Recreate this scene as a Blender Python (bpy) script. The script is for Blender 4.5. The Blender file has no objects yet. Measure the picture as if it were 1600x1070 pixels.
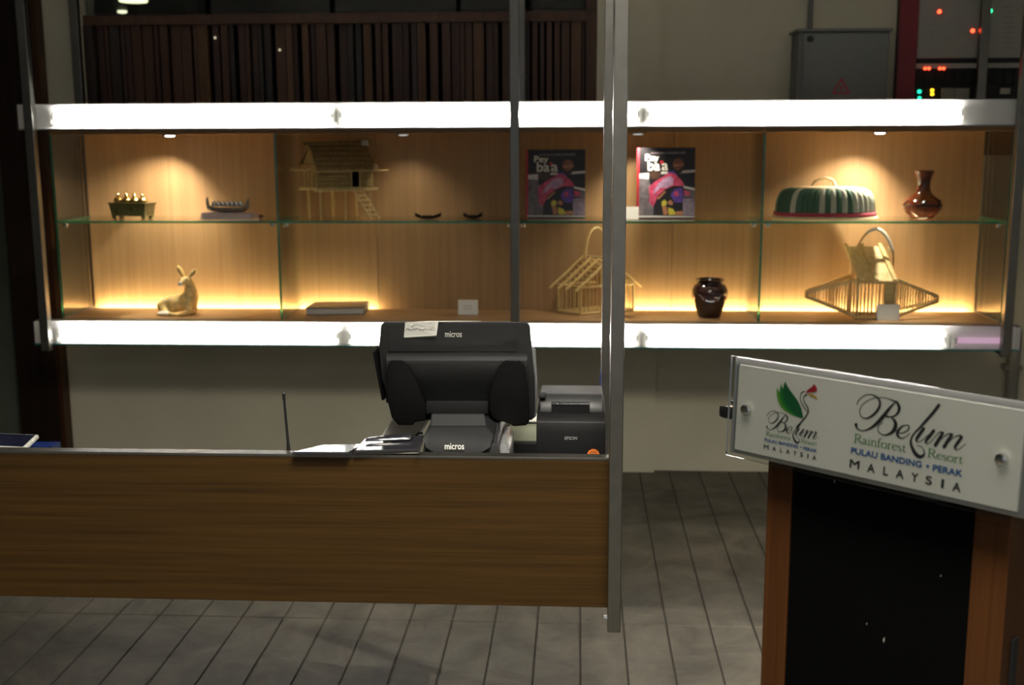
import bpy, bmesh, math, random
from mathutils import Vector, Matrix
random.seed(7)
S = bpy.context.scene
COL = S.collection
# ------------------------------------------------------------------ camera
F = 1813.764
def _orth():
    y = Vector((106/F, 325/F, -1)).normalized(); z = -Vector((39/F, -10135/F, -1)).normalized()
    z = (z - y*z.dot(y)).normalized(); x = y.cross(z)
    return Matrix((x, y, z))
RM = _orth()
C0 = Vector((0, 0, 1.6))
cam = bpy.data.objects.new('camera', bpy.data.cameras.new('camera')); COL.objects.link(cam)
cam.data.sensor_width = 36; cam.data.lens = F/1600*36
cam.matrix_world = Matrix.Translation(C0) @ RM.to_4x4()
cam.data.clip_start = .05
cam.data.dof.use_dof = True; cam.data.dof.focus_distance = 2.5; cam.data.dof.aperture_fstop = 4.5
S.camera = cam
def at(px, py, x=None, y=None, z=None):
    d = RM @ Vector(((px-800)/F, -(py-535)/F, -1))
    if y is not None: t = (y-C0.y)/d.y
    elif z is not None: t = (z-C0.z)/d.z
    else: t = (x-C0.x)/d.x
    return C0 + d*t
# ------------------------------------------------------------------ light / world
w = bpy.data.worlds.new('world'); S.world = w; w.use_nodes = True
w.node_tree.nodes['Background'].inputs[0].default_value = (.9, .95, 1, 1)
w.node_tree.nodes['Background'].inputs[1].default_value = .28
S.view_settings.view_transform = 'Standard'; S.view_settings.look = 'None'
S.view_settings.gamma = 1; S.view_settings.use_curve_mapping = False
S.view_settings.exposure = 0
TUBE = 95.0
LED = 95.0
SPOT = (36.0, 4, 18, 46.0)
DOWN = [((.95, .55, 2.97), 14, .1), ((.05, 1.10, 2.97), 102, .45), ((-.3, -1.6, 2.97), 42, .3)]  # second and third added to brighten the sign and lower back wall
ADDED_SPOT = ((1.6, 2.05, 2.93), 250)   # unseen spot added to brighten the floor behind the counter
# ------------------------------------------------------------------ materials
MATS = {}
def mat(name, col, rough=.5, metal=0, spec=.5, var=0, vs=8, bump=0, bs=60, emit=None, es=0, coat=0):
    if name in MATS: return MATS[name]
    m = bpy.data.materials.new(name); m.use_nodes = True; nt = m.node_tree; b = nt.nodes['Principled BSDF']
    b.inputs['Base Color'].default_value = (*col, 1); b.inputs['Roughness'].default_value = rough
    b.inputs['Metallic'].default_value = metal; b.inputs['Specular IOR Level'].default_value = spec
    b.inputs['Coat Weight'].default_value = coat
    if emit: b.inputs['Emission Color'].default_value = (*emit, 1); b.inputs['Emission Strength'].default_value = es
    if var or bump: tc = nt.nodes.new('ShaderNodeTexCoord')
    if var:
        n = nt.nodes.new('ShaderNodeTexNoise'); n.inputs['Scale'].default_value = vs; n.inputs['Detail'].default_value = 5
        nt.links.new(tc.outputs['Object'], n.inputs['Vector'])
        r = nt.nodes.new('ShaderNodeMapRange'); r.inputs[1].default_value = .3; r.inputs[2].default_value = .7
        r.inputs[3].default_value = 1-var; r.inputs[4].default_value = 1+var
        nt.links.new(n.outputs['Fac'], r.inputs[0])
        mx = nt.nodes.new('ShaderNodeMix'); mx.data_type = 'RGBA'; mx.blend_type = 'MULTIPLY'; mx.inputs[0].default_value = 1
        mx.inputs[6].default_value = (*col, 1); nt.links.new(r.outputs[0], mx.inputs[7])
        nt.links.new(mx.outputs[2], b.inputs['Base Color'])
    if bump:
        n2 = nt.nodes.new('ShaderNodeTexNoise'); n2.inputs['Scale'].default_value = bs; n2.inputs['Detail'].default_value = 4
        nt.links.new(tc.outputs['Object'], n2.inputs['Vector'])
        bp = nt.nodes.new('ShaderNodeBump'); bp.inputs['Strength'].default_value = bump; bp.inputs['Distance'].default_value = .004
        nt.links.new(n2.outputs['Fac'], bp.inputs['Height']); nt.links.new(bp.outputs[0], b.inputs['Normal'])
    MATS[name] = m; return m
def wood(name, c1, c2, axis='z', rough=.45, fine=55, long=1.2, spec=.4, coat=0):
    m = bpy.data.materials.new(name); m.use_nodes = True; nt = m.node_tree; b = nt.nodes['Principled BSDF']
    tc = nt.nodes.new('ShaderNodeTexCoord'); mp = nt.nodes.new('ShaderNodeMapping')
    mp.inputs['Scale'].default_value = [long if a == axis else fine for a in 'xyz']
    nt.links.new(tc.outputs['Object'], mp.inputs['Vector'])
    n = nt.nodes.new('ShaderNodeTexNoise'); n.inputs['Scale'].default_value = 1; n.inputs['Detail'].default_value = 6; n.inputs['Roughness'].default_value = .6; n.inputs['Distortion'].default_value = .25
    nt.links.new(mp.outputs[0], n.inputs['Vector'])
    mp2 = nt.nodes.new('ShaderNodeMapping'); mp2.inputs['Scale'].default_value = [long*2.5 if a == axis else fine*5 for a in 'xyz']
    nt.links.new(tc.outputs['Object'], mp2.inputs['Vector'])
    n2 = nt.nodes.new('ShaderNodeTexNoise'); n2.inputs['Scale'].default_value = 1; n2.inputs['Detail'].default_value = 3
    nt.links.new(mp2.outputs[0], n2.inputs['Vector'])
    ad = nt.nodes.new('ShaderNodeMath'); ad.operation = 'MULTIPLY_ADD'; ad.inputs[1].default_value = .45
    nt.links.new(n2.outputs['Fac'], ad.inputs[0]); nt.links.new(n.outputs['Fac'], ad.inputs[2])
    r = nt.nodes.new('ShaderNodeValToRGB'); r.color_ramp.elements[0].position = .5; r.color_ramp.elements[1].position = .95
    r.color_ramp.elements[0].color = (*c1, 1); r.color_ramp.elements[1].color = (*c2, 1)
    nt.links.new(ad.outputs[0], r.inputs[0]); nt.links.new(r.outputs[0], b.inputs['Base Color'])
    b.inputs['Roughness'].default_value = rough; b.inputs['Specular IOR Level'].default_value = spec; b.inputs['Coat Weight'].default_value = coat
    MATS[name] = m; return m
def emis(name, col, st):
    m = bpy.data.materials.new(name); m.use_nodes = True; nt = m.node_tree; nt.nodes.remove(nt.nodes['Principled BSDF'])
    e = nt.nodes.new('ShaderNodeEmission'); e.inputs[0].default_value = (*col, 1); e.inputs[1].default_value = st
    nt.links.new(e.outputs[0], nt.nodes['Material Output'].inputs[0]); MATS[name] = m; return m
def clear(name, tint=(1, 1, 1), base=.06, refl=.8, rough=.02):
    m = bpy.data.materials.new(name); m.use_nodes = True; nt = m.node_tree; nt.nodes.remove(nt.nodes['Principled BSDF'])
    t = nt.nodes.new('ShaderNodeBsdfTransparent'); t.inputs[0].default_value = (*tint, 1)
    g = nt.nodes.new('ShaderNodeBsdfGlossy'); g.inputs['Roughness'].default_value = rough
    lw = nt.nodes.new('ShaderNodeFresnel'); lw.inputs[0].default_value = 1.45
    mu = nt.nodes.new('ShaderNodeMath'); mu.operation = 'MULTIPLY'; mu.inputs[1].default_value = refl
    nt.links.new(lw.outputs[0], mu.inputs[0])
    mx = nt.nodes.new('ShaderNodeMixShader'); nt.links.new(mu.outputs[0], mx.inputs[0])
    nt.links.new(t.outputs[0], mx.inputs[1]); nt.links.new(g.outputs[0], mx.inputs[2])
    nt.links.new(mx.outputs[0], nt.nodes['Material Output'].inputs[0]); MATS[name] = m; return m
def perforated(name):
    m = bpy.data.materials.new(name); m.use_nodes = True; nt = m.node_tree; b = nt.nodes['Principled BSDF']
    b.inputs['Base Color'].default_value = (.75, .75, .73, 1); b.inputs['Roughness'].default_value = .4; b.inputs['Metallic'].default_value = .3
    tc = nt.nodes.new('ShaderNodeTexCoord'); v = nt.nodes.new('ShaderNodeTexVoronoi'); v.inputs['Scale'].default_value = 150; v.inputs['Randomness'].default_value = 0
    nt.links.new(tc.outputs['Object'], v.inputs['Vector'])
    lt = nt.nodes.new('ShaderNodeMath'); lt.operation = 'LESS_THAN'; lt.inputs[1].default_value = .40
    nt.links.new(v.outputs['Distance'], lt.inputs[0])
    t = nt.nodes.new('ShaderNodeBsdfTransparent'); mx = nt.nodes.new('ShaderNodeMixShader')
    nt.links.new(lt.outputs[0], mx.inputs[0]); nt.links.new(b.outputs[0], mx.inputs[1]); nt.links.new(t.outputs[0], mx.inputs[2])
    nt.links.new(mx.outputs[0], nt.nodes['Material Output'].inputs[0]); MATS[name] = m; return m
wood('oak', (.295, .17, .075), (.385, .23, .106), 'z', .5, 38, .9)
wood('oak_h', (.27, .155, .07), (.38, .225, .105), 'x', .5, 38, .9)
wood('walnut', (.032, .0165, .0040), (.062, .032, .0080), 'x', .45, 85, 1.6, .2)
wood('cherry', (.036, .0125, .0032), (.066, .024, .0065), 'z', .4, 40, 1.0, .25)
wood('darkwood', (.008, .004, .002), (.018, .008, .004), 'z', .6, 40, 1, .2)
for i, (a, b_) in enumerate([((.06, .026, .014), (.10, .045, .025)), ((.04, .019, .014), (.07, .033, .025)), ((.028, .02, .017), (.046, .033, .028)), ((.085, .04, .017), (.14, .07, .03))]):
    wood('slat%d' % i, a, b_, 'z', .5, 50, 1)
wood('bamboo', (.42, .28, .10), (.66, .50, .24), 'z', .45, 60, 20)
wood('thatch', (.16, .10, .035), (.36, .25, .10), 'z', .8, 90, 14)
wood('reed', (.26, .18, .06), (.46, .33, .13), 'x', .7, 120, 12)
mat('steel', (.20, .192, .17), .32, .9, var=.08, vs=30)
mat('chrome', (.75, .75, .75), .15, 1)
mat('trayw', (.85, .85, .84), .5)
mat('wall', (.60, .565, .435), .75, var=.05, vs=3, bump=.08, bs=40)
mat('wall_green', (.075, .085, .06), .8, var=.15, vs=3)
mat('dark', (.008, .008, .009), .6)
mat('ceil', (.70, .69, .66), .9)
mat('blackplastic', (.014, .015, .016), .6, spec=.25, bump=.10, bs=500)
mat('blackplastic2', (.005, .005, .0055), .55, spec=.3, bump=.10, bs=500)
mat('greyplastic', (.024, .025, .026), .40, bump=.08, bs=500)
mat('silverplastic', (.30, .31, .32), .3, .3)
mat('blackgloss', (.006, .006, .007), .12)
mat('blackmatte', (.0015, .0015, .0016), .8, spec=.03)
mat('leather', (.03, .03, .036), .12, spec=1.0, bump=.03, bs=120, coat=1.0)
mat('paper', (.72, .71, .66), .8)
mat('papergreen', (.50, .54, .40), .7, var=.1, vs=20)
mat('page', (.50, .49, .45), .8)
mat('ink', (.02, .02, .025), .6)
mat('inkgrey', (.25, .25, .25), .6)
mat('plate', (.84, .83, .77), .45)
mat('green_ink', (.06, .24, .055), .5); mat('blue_ink', (.04, .14, .38), .5)
mat('leaf_dark', (.006, .13, .045), .5); mat('leaf_mid', (.01, .22, .04), .5); mat('leaf_light', (.10, .36, .03), .5)
mat('red_ink', (.45, .02, .035), .5); mat('gold_ink', (.55, .34, .08), .5)
mat('silverfoil', (.72, .72, .74), .28, .85)
mat('orange', (.85, .22, .03), .6)
mat('brass', (.62, .46, .16), .25, 1, var=.2, vs=60)
mat('brassdark', (.22, .18, .08), .4, .9, var=.35, vs=90, bump=.4, bs=160)
mat('pewter', (.30, .28, .25), .35, .9, var=.3, vs=120)
mat('pinkwood', (.58, .44, .44), .4)
mat('maroon', (.06, .012, .012), .5)
mat('deer_tan', (.74, .52, .20), .4, var=.35, vs=30)
mat('deer_white', (.78, .72, .62), .45)
mat('glaze', (.030, .010, .008), .12, var=.6, vs=16, coat=.5)
mat('glazebrown', (.14, .030, .010), .10, var=.6, vs=9, coat=.5)
mat('weave_green', (.07, .16, .10), .7, bump=.6, bs=240); mat('weave_pale', (.55, .57, .46), .7, bump=.6, bs=240)
mat('weave_red', (.42, .05, .08), .7, bump=.6, bs=240); mat('weave_straw', (.62, .50, .30), .7, bump=.5, bs=200)
mat('red_paint', (.20, .008, .016), .4)
mat('boxgrey', (.17, .175, .165), .5)
mat('panelgrey', (.34, .33, .30), .5)
mat('blue', (.02, .07, .38), .35)
mat('cable', (.03, .06, .22), .4)
mat('screen', (.012, .014, .035), .15)
mat('whiteplastic', (.66, .66, .60), .4)
mat('teal', (.02, .16, .16), .2)
mat('rubber', (.01, .01, .01), .5)
mat('tab', (.26, .25, .22), .6)
clear('glass', (.97, .99, .975)); clear('acrylic', (.96, .97, .96), refl=.9)
mg = mat('glassedge', (.02, .30, .17), .15, spec=.8); mg.node_tree.nodes['Principled BSDF'].inputs['Transmission Weight'].default_value = .55
perforated('perforated')
emis('tube', (1, .98, .93), TUBE); emis('tubepink', (1, .55, .85), 1.1)
emis('led', (1, .84, .46), LED); emis('lamp_on', (1, .96, .92), 14); emis('lamp_dim', (1, .95, .9), .7)
emis('led_red', (1, .06, .02), 6); emis('led_green', (.02, 1, .30), 5); emis('led_teal', (.02, .8, .45), 2); emis('led_amber', (1, .55, .02), 3)
emis('far_glow', (1, 1, .62), 1.6); emis('pin', (1, .9, .6), .6); emis('down', (1, .95, .86), 8)
def concrete():
    m = mat('plank', (.25, .235, .19), .62); nt = m.node_tree; b = nt.nodes['Principled BSDF']
    g = nt.nodes.new('ShaderNodeNewGeometry')
    n = nt.nodes.new('ShaderNodeTexNoise'); n.inputs['Scale'].default_value = 4.5; n.inputs['Detail'].default_value = 9; n.inputs['Roughness'].default_value = .68; n.inputs['Distortion'].default_value = .6
    nt.links.new(g.outputs['Position'], n.inputs['Vector'])
    r = nt.nodes.new('ShaderNodeValToRGB'); r.color_ramp.elements[0].position = .34; r.color_ramp.elements[1].position = .66
    r.color_ramp.elements[0].color = (.050, .044, .032, 1); r.color_ramp.elements[1].color = (.130, .115, .088, 1)
    nt.links.new(n.outputs['Fac'], r.inputs[0]); nt.links.new(r.outputs[0], b.inputs['Base Color'])
    n2 = nt.nodes.new('ShaderNodeTexNoise'); n2.inputs['Scale'].default_value = 45; n2.inputs['Detail'].default_value = 4
    nt.links.new(g.outputs['Position'], n2.inputs['Vector'])
    bp = nt.nodes.new('ShaderNodeBump'); bp.inputs['Strength'].default_value = .18; bp.inputs['Distance'].default_value = .004
    nt.links.new(n2.outputs['Fac'], bp.inputs['Height']); nt.links.new(bp.outputs[0], b.inputs['Normal'])
concrete()
mat('joint', (.045, .042, .034), .9)
M = MATS
# ------------------------------------------------------------------ mesh helpers
WM = {}
def wmat(o):
    if o is None: return Matrix()
    return WM.get(o.name, Matrix())
def meta(o, label=None, cat=None, group=None, kind=None):
    if label: o['label'] = label
    if cat: o['category'] = cat
    if group: o['group'] = group
    if kind: o['kind'] = kind
    return o
def thing(name, label, cat, loc=(0, 0, 0), rz=0, group=None):
    o = bpy.data.objects.new(name, None); COL.objects.link(o); o.empty_display_size = .05
    o.location = loc; o.rotation_euler = (0, 0, rz)
    WM[o.name] = Matrix.Translation(Vector(loc)) @ Matrix.Rotation(rz, 4, 'Z')
    return meta(o, label, cat, group)
class MB:
    def __init__(s): s.v = []; s.f = []; s.m = []
    def add(s, vs, fs, mi=0):
        k = len(s.v); s.v += [Vector(a) for a in vs]; s.f += [tuple(k+i for i in f) for f in fs]; s.m += [mi]*len(fs); return s
    def box(s, a, b, mi=0):
        (x0, y0, z0), (x1, y1, z1) = a, b
        return s.add([(x0, y0, z0), (x1, y0, z0), (x1, y1, z0), (x0, y1, z0), (x0, y0, z1), (x1, y0, z1), (x1, y1, z1), (x0, y1, z1)],
                     [(0, 3, 2, 1), (4, 5, 6, 7), (0, 1, 5, 4), (1, 2, 6, 5), (2, 3, 7, 6), (3, 0, 4, 7)], mi)
    def bar(s, p, q, w, h=None, mi=0, up=(0, 0, 1)):
        p, q = Vector(p), Vector(q); d = (q-p).normalized(); h = h or w; u = Vector(up)
        if abs(d.dot(u)) > .95: u = Vector((0, 1, 0))
        a = d.cross(u).normalized()*w/2; b = a.cross(d).normalized()*h/2
        vs = [p-a-b, p+a-b, p+a+b, p-a+b, q-a-b, q+a-b, q+a+b, q-a+b]
        return s.add(vs, [(0, 1, 2, 3), (7, 6, 5, 4), (0, 4, 5, 1), (1, 5, 6, 2), (2, 6, 7, 3), (3, 7, 4, 0)], mi)
    def tube(s, pts, r, n=8, mi=0, closed=False):
        pts = [Vector(p) for p in pts]; N = len(pts); rs = r if isinstance(r, (list, tuple)) else [r]*N; rings = []; a = None
        for i, p in enumerate(pts):
            d = (pts[min(i+1, N-1)]-pts[max(i-1, 0)]).normalized()
            if a is None:
                u = Vector((0, 0, 1)) if abs(d.z) < .9 else Vector((0, 1, 0)); a = d.cross(u).normalized()
            else: a = (a-d*a.dot(d)).normalized()
            b = d.cross(a); rings.append([p+(a*math.cos(2*math.pi*k/n)+b*math.sin(2*math.pi*k/n))*rs[i] for k in range(n)])
        fs = [(i*n+k, i*n+(k+1) % n, (i+1)*n+(k+1) % n, (i+1)*n+k) for i in range(N-1) for k in range(n)]
        fs += [tuple(range(n))[::-1], tuple((N-1)*n+k for k in range(n))]
        return s.add([v for R in rings for v in R], fs, mi)
    def lathe(s, prof, c=(0, 0, 0), n=28, mi=0, sx=1, sy=1):
        c = Vector(c); vs = [c+Vector((r*math.cos(2*math.pi*k/n)*sx, r*math.sin(2*math.pi*k/n)*sy, z)) for r, z in prof for k in range(n)]
        fs = [(i*n+k, i*n+(k+1) % n, (i+1)*n+(k+1) % n, (i+1)*n+k) for i in range(len(prof)-1) for k in range(n)]
        fs += [tuple(range(n))[::-1], tuple((len(prof)-1)*n+k for k in range(n))]
        return s.add(vs, fs, mi)
    def prism(s, A, B, mi=0):
        n = len(A); return s.add(list(A)+list(B), [tuple(range(n))[::-1], tuple(range(n, 2*n))]+[(i, (i+1) % n, n+(i+1) % n, n+i) for i in range(n)], mi)
    def build(s, name, mats, parent=None, local=False, bevel=0, smooth=False, seg=2, **kw):
        me = bpy.data.meshes.new(name)
        vs = s.v
        if parent is not None and not local:
            iv = wmat(parent).inverted(); vs = [iv @ v for v in vs]
        me.from_pydata([tuple(v) for v in vs], [], s.f)
        for x in (mats if isinstance(mats, (list, tuple)) else [mats]): me.materials.append(M[x])
        for p, i in zip(me.polygons, s.m): p.material_index = i
        bm = bmesh.new(); bm.from_mesh(me); bmesh.ops.recalc_face_normals(bm, faces=bm.faces)
        if bevel:
            es = [e for e in bm.edges if len(e.link_faces) == 2 and e.calc_face_angle(0) > .45]
            bmesh.ops.bevel(bm, geom=es, offset=bevel, segments=seg, affect='EDGES', profile=.6, clamp_overlap=True)
        bm.to_mesh(me); bm.free()
        if smooth:
            me.polygons.foreach_set('use_smooth', [True]*len(me.polygons))
            me.set_sharp_from_angle(angle=.7)
        o = bpy.data.objects.new(name, me); COL.objects.link(o)
        if parent is not None:
            o.parent = parent; WM[o.name] = wmat(parent)
        else: WM[o.name] = Matrix()
        return meta(o, **kw)
def bx(name, a, b, m, parent=None, bevel=0, **kw): return MB().box(a, b).build(name, m, parent, bevel=bevel, **kw)
def dupe(o, parent=None, loc=None):
    c = o.copy(); COL.objects.link(c); c.parent = parent
    if loc is not None: c.location = loc
    return c
def catmull(P, n=6):
    out = []
    for i in range(len(P)-1):
        p0, p1, p2, p3 = P[max(i-1, 0)], P[i], P[i+1], P[min(i+2, len(P)-1)]
        for k in range(n):
            t = k/n; out.append(tuple(.5*((2*b)+(-a+c)*t+(2*a-5*b+4*c-d)*t*t+(-a+3*b-3*c+d)*t**3) for a, b, c, d in zip(p0, p1, p2, p3)))
    out.append(tuple(P[-1])); return out
def text_tris(txt, bold=0):
    cu = bpy.data.curves.new('t', 'FONT'); cu.body = txt; cu.size = 1; cu.resolution_u = 4
    o = bpy.data.objects.new('t', cu); COL.objects.link(o); bpy.context.view_layer.update()
    me = bpy.data.meshes.new_from_object(o.evaluated_get(bpy.context.evaluated_depsgraph_get()))
    v = [(p.co.x, p.co.y) for p in me.vertices]; f = [tuple(p.vertices) for p in me.polygons]
    bpy.data.objects.remove(o); bpy.data.curves.remove(cu); bpy.data.meshes.remove(me)
    x0 = min(a for a, _ in v); x1 = max(a for a, _ in v); y0 = min(b for _, b in v); y1 = max(b for _, b in v)
    return [((a-x0)/(x1-x0), (b-y0)/(y1-y0)) for a, b in v], f
def put_text(mb, txt, o, ux, uy, bold=0, mi=0):
    """text filling the parallelogram o + s*ux + t*uy"""
    v, f = text_tris(txt, bold); o, ux, uy = Vector(o), Vector(ux), Vector(uy)
    if not bold: mb.add([o+ux*a+uy*b for a, b in v], f, mi); return
    r = bold*uy.length; nx, ny = ux.normalized(), uy.normalized(); nz = nx.cross(ny).normalized()
    for k in range(8): mb.add([o+ux*a+uy*b+(nx*math.cos(k*.785)+ny*math.sin(k*.785))*r+nz*k*.000004 for a, b in v], f, mi)
# ------------------------------------------------------------------ the setting
YW = 5.448; XC = .367
fl = bx('floor', (-4.2, -3, -.06), (4.2, YW+.1, -.006), 'joint', kind='structure')
PW = .1425
pa = MB().box((0, 0, -.012), (PW-.005, 3.139, 0)).build('plank', 'plank', fl, bevel=.002, seg=1)
pb = MB().box((0, 0, -.012), (PW-.005, YW-3.646, 0)).build('plank', 'plank', fl, bevel=.002, seg=1)
for k in range(-23, 22):
    x = .0135+PW*k
    a = pa if k == -23 else dupe(pa, fl); a.location = (x, .5, 0)
    b = pb if k == -23 else dupe(pb, fl); b.location = (x, 3.643, 0)
for nm, a, b, m in [
    ('wall_back', (XC, YW, 0), (4.2, YW+.12, 3.0), 'wall'),
    ('wall_back_lower', (-2.62, YW-.035, 0), (XC, YW+.12, 1.70), 'wall'),
    ('wall_back_upper', (.075, YW-.035, 1.70), (XC, YW+.12, 3.0), 'wall'),
    ('wall_back_pier', (-2.62, YW-.035, 1.70), (-2.30, YW+.12, 3.0), 'wall'),
    ('wall_back_end', (-4.2, YW-.03, 0), (-2.62, YW+.12, 3.0), 'wall_green'),
    ('wall_left', (-4.3, -3, 0), (-4.2, YW, 3.0), 'wall_green'),
    ('wall_right', (4.2, -3, 0), (4.3, YW, 3.0), 'wall'),
    ('ceiling', (-4.3, -3, 3.0), (4.3, YW+.12, 3.1), 'ceil'),
    ('wall_far', (-6, 10.6, 0), (2, 10.7, 2.7), 'dark'),
    ('wall_far_left', (-6.1, YW+.12, 0), (-6, 10.7, 2.7), 'dark'),
    ('wall_far_right', (2, YW+.12, 0), (2.1, 10.7, 2.7), 'dark'),
    ('ceiling_far', (-6, YW+.12, 2.7), (2, 10.7, 2.8), 'dark'),
    ('floor_far', (-6, YW+.12, -.06), (2, 10.7, 0), 'dark')]:
    bx(nm, a, b, m, kind='structure')
t = thing('wood_column', 'dark brown timber column at the left end of the grey back wall', 'column', (-2.53, 5.3, 0))
bx('shaft', (-2.70, 5.33, 0), (-2.505, 5.41, 3.0), 'darkwood', t, bevel=.006)
bx('edge_strip', (-2.504, 5.335, 0), (-2.482, 5.41, 3.0), 'cherry', t)
# unseen ceiling downlights; last two added to brighten sign and lower wall
for i, (p, e, rr) in enumerate(DOWN):
    lab = ['round ceiling downlight beside the lectern', 'round ceiling downlight added to brighten the resort sign', 'round ceiling downlight added to brighten the lower back wall'][i]
    t = thing('unseen_downlight', lab, 'ceiling light', p)
    MB().lathe([(rr, .0), (rr+.03, .0), (rr+.03, .028), (rr, .028)], p, 32).build('trim_ring', 'steel', t)
    MB().lathe([(.001, .010), (rr-.002, .010), (rr-.002, .02), (.001, .02)], p, 32).build('lens', 'down', t)
    L = bpy.data.lights.new('downlight_beam', 'AREA'); L.shape = 'DISK'; L.size = rr*2; L.energy = e; L.color = (1, .93, .80); L.spread = math.radians(150)
    lo = bpy.data.objects.new('downlight_beam', L); COL.objects.link(lo); lo.parent = t; lo.location = (0, 0, -.004)
# added unseen block that cuts the floor shadow edge, with its added spot
bx('added_light_blocker', (-4.2, 2.40, 2.335), (4.2, 2.55, 3.0), 'ceil', kind='structure')
p, e = ADDED_SPOT
t = thing('added_floor_spot', 'unseen ceiling spot added to brighten the floor behind the counter', 'ceiling light', p)
MB().lathe([(.045, 0), (.06, .01), (.06, .07), (.045, .07)], p, 24).build('housing', 'steel', t)
MB().lathe([(.001, .012), (.006, .014), (.007, .022), (.001, .026)], p, 12).build('capsule', 'lamp_on', t, smooth=True)
L = bpy.data.lights.new('floor_spot_beam', 'SPOT'); L.energy = e; L.color = (1, .93, .80); L.spot_size = math.radians(40); L.spot_blend = .5; L.shadow_soft_size = .004
lo = bpy.data.objects.new('floor_spot_beam', L); COL.objects.link(lo); lo.parent = t; lo.location = (0, 0, -.004)
lo.rotation_euler = Vector((-1.35, 1.5, -2.93)).to_track_quat('-Z', 'Y').to_euler()
# slatted screen above the cabinet
ZS = 2.105
scr = thing('slatted_screen', 'dark timber screen of uneven upright slats above the display cabinet', 'screen', (-1.12, YW, 1.70))
bx('top_rail', (-2.30, YW-.02, ZS), (.075, YW+.06, ZS+.045), 'slat0', scr, bevel=.003)
bx('side_stile', (.025, YW-.03, 1.70), (.075, YW+.06, ZS), 'slat0', scr, bevel=.003)
bx('side_stile', (-2.30, YW-.03, 1.70), (-2.255, YW+.06, ZS), 'slat2', scr, bevel=.003)
bx('side_stile', (.025, YW-.03, ZS+.045), (.075, YW+.06, 3.0), 'slat0', scr, bevel=.003)
bx('backing_board', (-2.255, YW+.065, 1.70), (.025, YW+.08, ZS), 'blackmatte', scr)
x = -2.25; sl = 0
while x < .02:
    wd = random.choice([.022, .028, .034, .04, .05]); wd = min(wd, .024-x)
    if wd > .012:
        d = random.uniform(0, .02)
        bx('slat', (x, YW-.005+d, 1.70), (x+wd-.004, YW+.03+d, ZS), 'slat%d' % random.choice([0, 0, 1, 1, 2, 3]), scr); sl += 1
    x += wd+random.choice([0, .004, .008, .018])
tp = thing('transom_glazing', 'dark glass transom above the top rail of the slatted screen', 'window', (-1.12, YW, ZS+.045))
for i in range(4):
    a = -2.30+i*.581
    bx('pane', (a+.01, YW+.01, ZS+.045), (a+.571, YW+.016, 3.0), 'glass', tp)
    if i: bx('mullion', (a-.009, YW, ZS+.045), (a+.009, YW+.03, 3.0), 'blackmatte', tp)
for (px, py, yy, r, lab) in [(208, -3, 8.5, .115, 'wide round glowing disc in the dark room behind the transom'), (191, 18, 9.5, .04, 'small oval glowing disc deeper in the dark room behind the transom')]:
    P = at(px, py, y=yy); P.z = 2.7 if r > .1 else 2.68  # flat emissive disc under the far ceiling
    P = at(px, py, z=P.z)
    t = thing('far_glow_disc', lab, 'ceiling light', (P.x, P.y, 2.7))
    MB().lathe([(.01, -.035), (r*.95, -.03), (r, -.012)], (P.x, P.y, 2.7), 20).build('glow_face', 'far_glow', t)
    MB().lathe([(r*1.03, -.014), (r*1.05, 0)], (P.x, P.y, 2.7), 20).build('rim', 'steel', t)
for i, (px, py) in enumerate([(336, 59), (437, 78), (735, 30), (753, 30)]):
    P = at(px, py, y=YW-.014)  # tiny emissive bead at each speck position
    lab = ['tiny warm glowing bead on the slats below the wide far disc', 'faint glowing bead on the slats, lowest of the screen', 'glowing bead of a close pair under the top rail, farther from the steel post', 'glowing bead of a close pair under the top rail, nearer the steel post'][i]
    t = thing('glow_bead', lab, 'light', P, group='glowing beads on the slatted screen')
    MB().lathe([(.003, -.006), (.0055, -.003), (.0055, .003), (.003, .006)], P, 10).build('bead', 'pin', t, smooth=True)
    MB().tube([P+Vector((0, .004, 0)), P+Vector((0, .035, 0))], .003, 6).build('stem', 'steel', t)
# ------------------------------------------------------------------ display cabinet
XP = (-2.312, -.268, 1.770); YF = 4.854
GX = (-2.272, -1.295, -.268, .766, 1.778); YG = 4.948; YB = 5.284; ZB = .812; ZT = 1.607; ZM = 1.238
cab = thing('display_cabinet', 'long wall display cabinet of oak panels, green edged glass and steel posts', 'cabinet', (-.27, 5.1, .70))
seams = (-2.272, -.925, .42, 1.778)
for a, b in zip(seams, seams[1:]): bx('back_panel', (a+.001, YB, ZB-.056), (b-.001, YB+.018, ZT), 'oak', cab)
for a, b in zip(GX, GX[1:]):
    bx('bottom_board', (a+.003, 4.935, ZB-.026), (b-.003, 5.25, ZB), 'oak_h', cab, bevel=.001)
    bx('top_board', (a+.001, 4.935, ZT), (b-.001, YB+.018, ZT+.022), 'oak_h', cab, bevel=.001)
    g = MB().box((a+.008, YG, ZM-.010), (b-.008, YB-.004, ZM)); g.m = [1 if i in (2, 3, 5) else 0 for i in range(6)]
    g.build('glass_shelf', ['glass', 'glassedge'], cab)
    for xx in (a+.03, b-.03):
        MB().lathe([(.009, -.016), (.011, -.012), (.011, 0)], (xx, YG+.02, ZM-.010), 12).build('shelf_clip', 'chrome', cab, smooth=True)
bx('under_board', (GX[0], 4.935, ZB-.075), (GX[-1], YB+.018, ZB-.055), 'trayw', cab)
for i, xg in enumerate(GX):
    if i == 2: continue
    g = MB().box((xg-.005, YG-.004, ZB), (xg+.005, YB-.001, ZT)); g.m = [1 if j in (2,) else 0 for j in range(6)]
    g.build('glass_divider', ['glass', 'glassedge'], cab)
    MB().box((xg-.008, YG+.0, ZB), (xg+.008, YB-.03, ZB+.003)).build('floor_channel', 'tab', cab)
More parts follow.
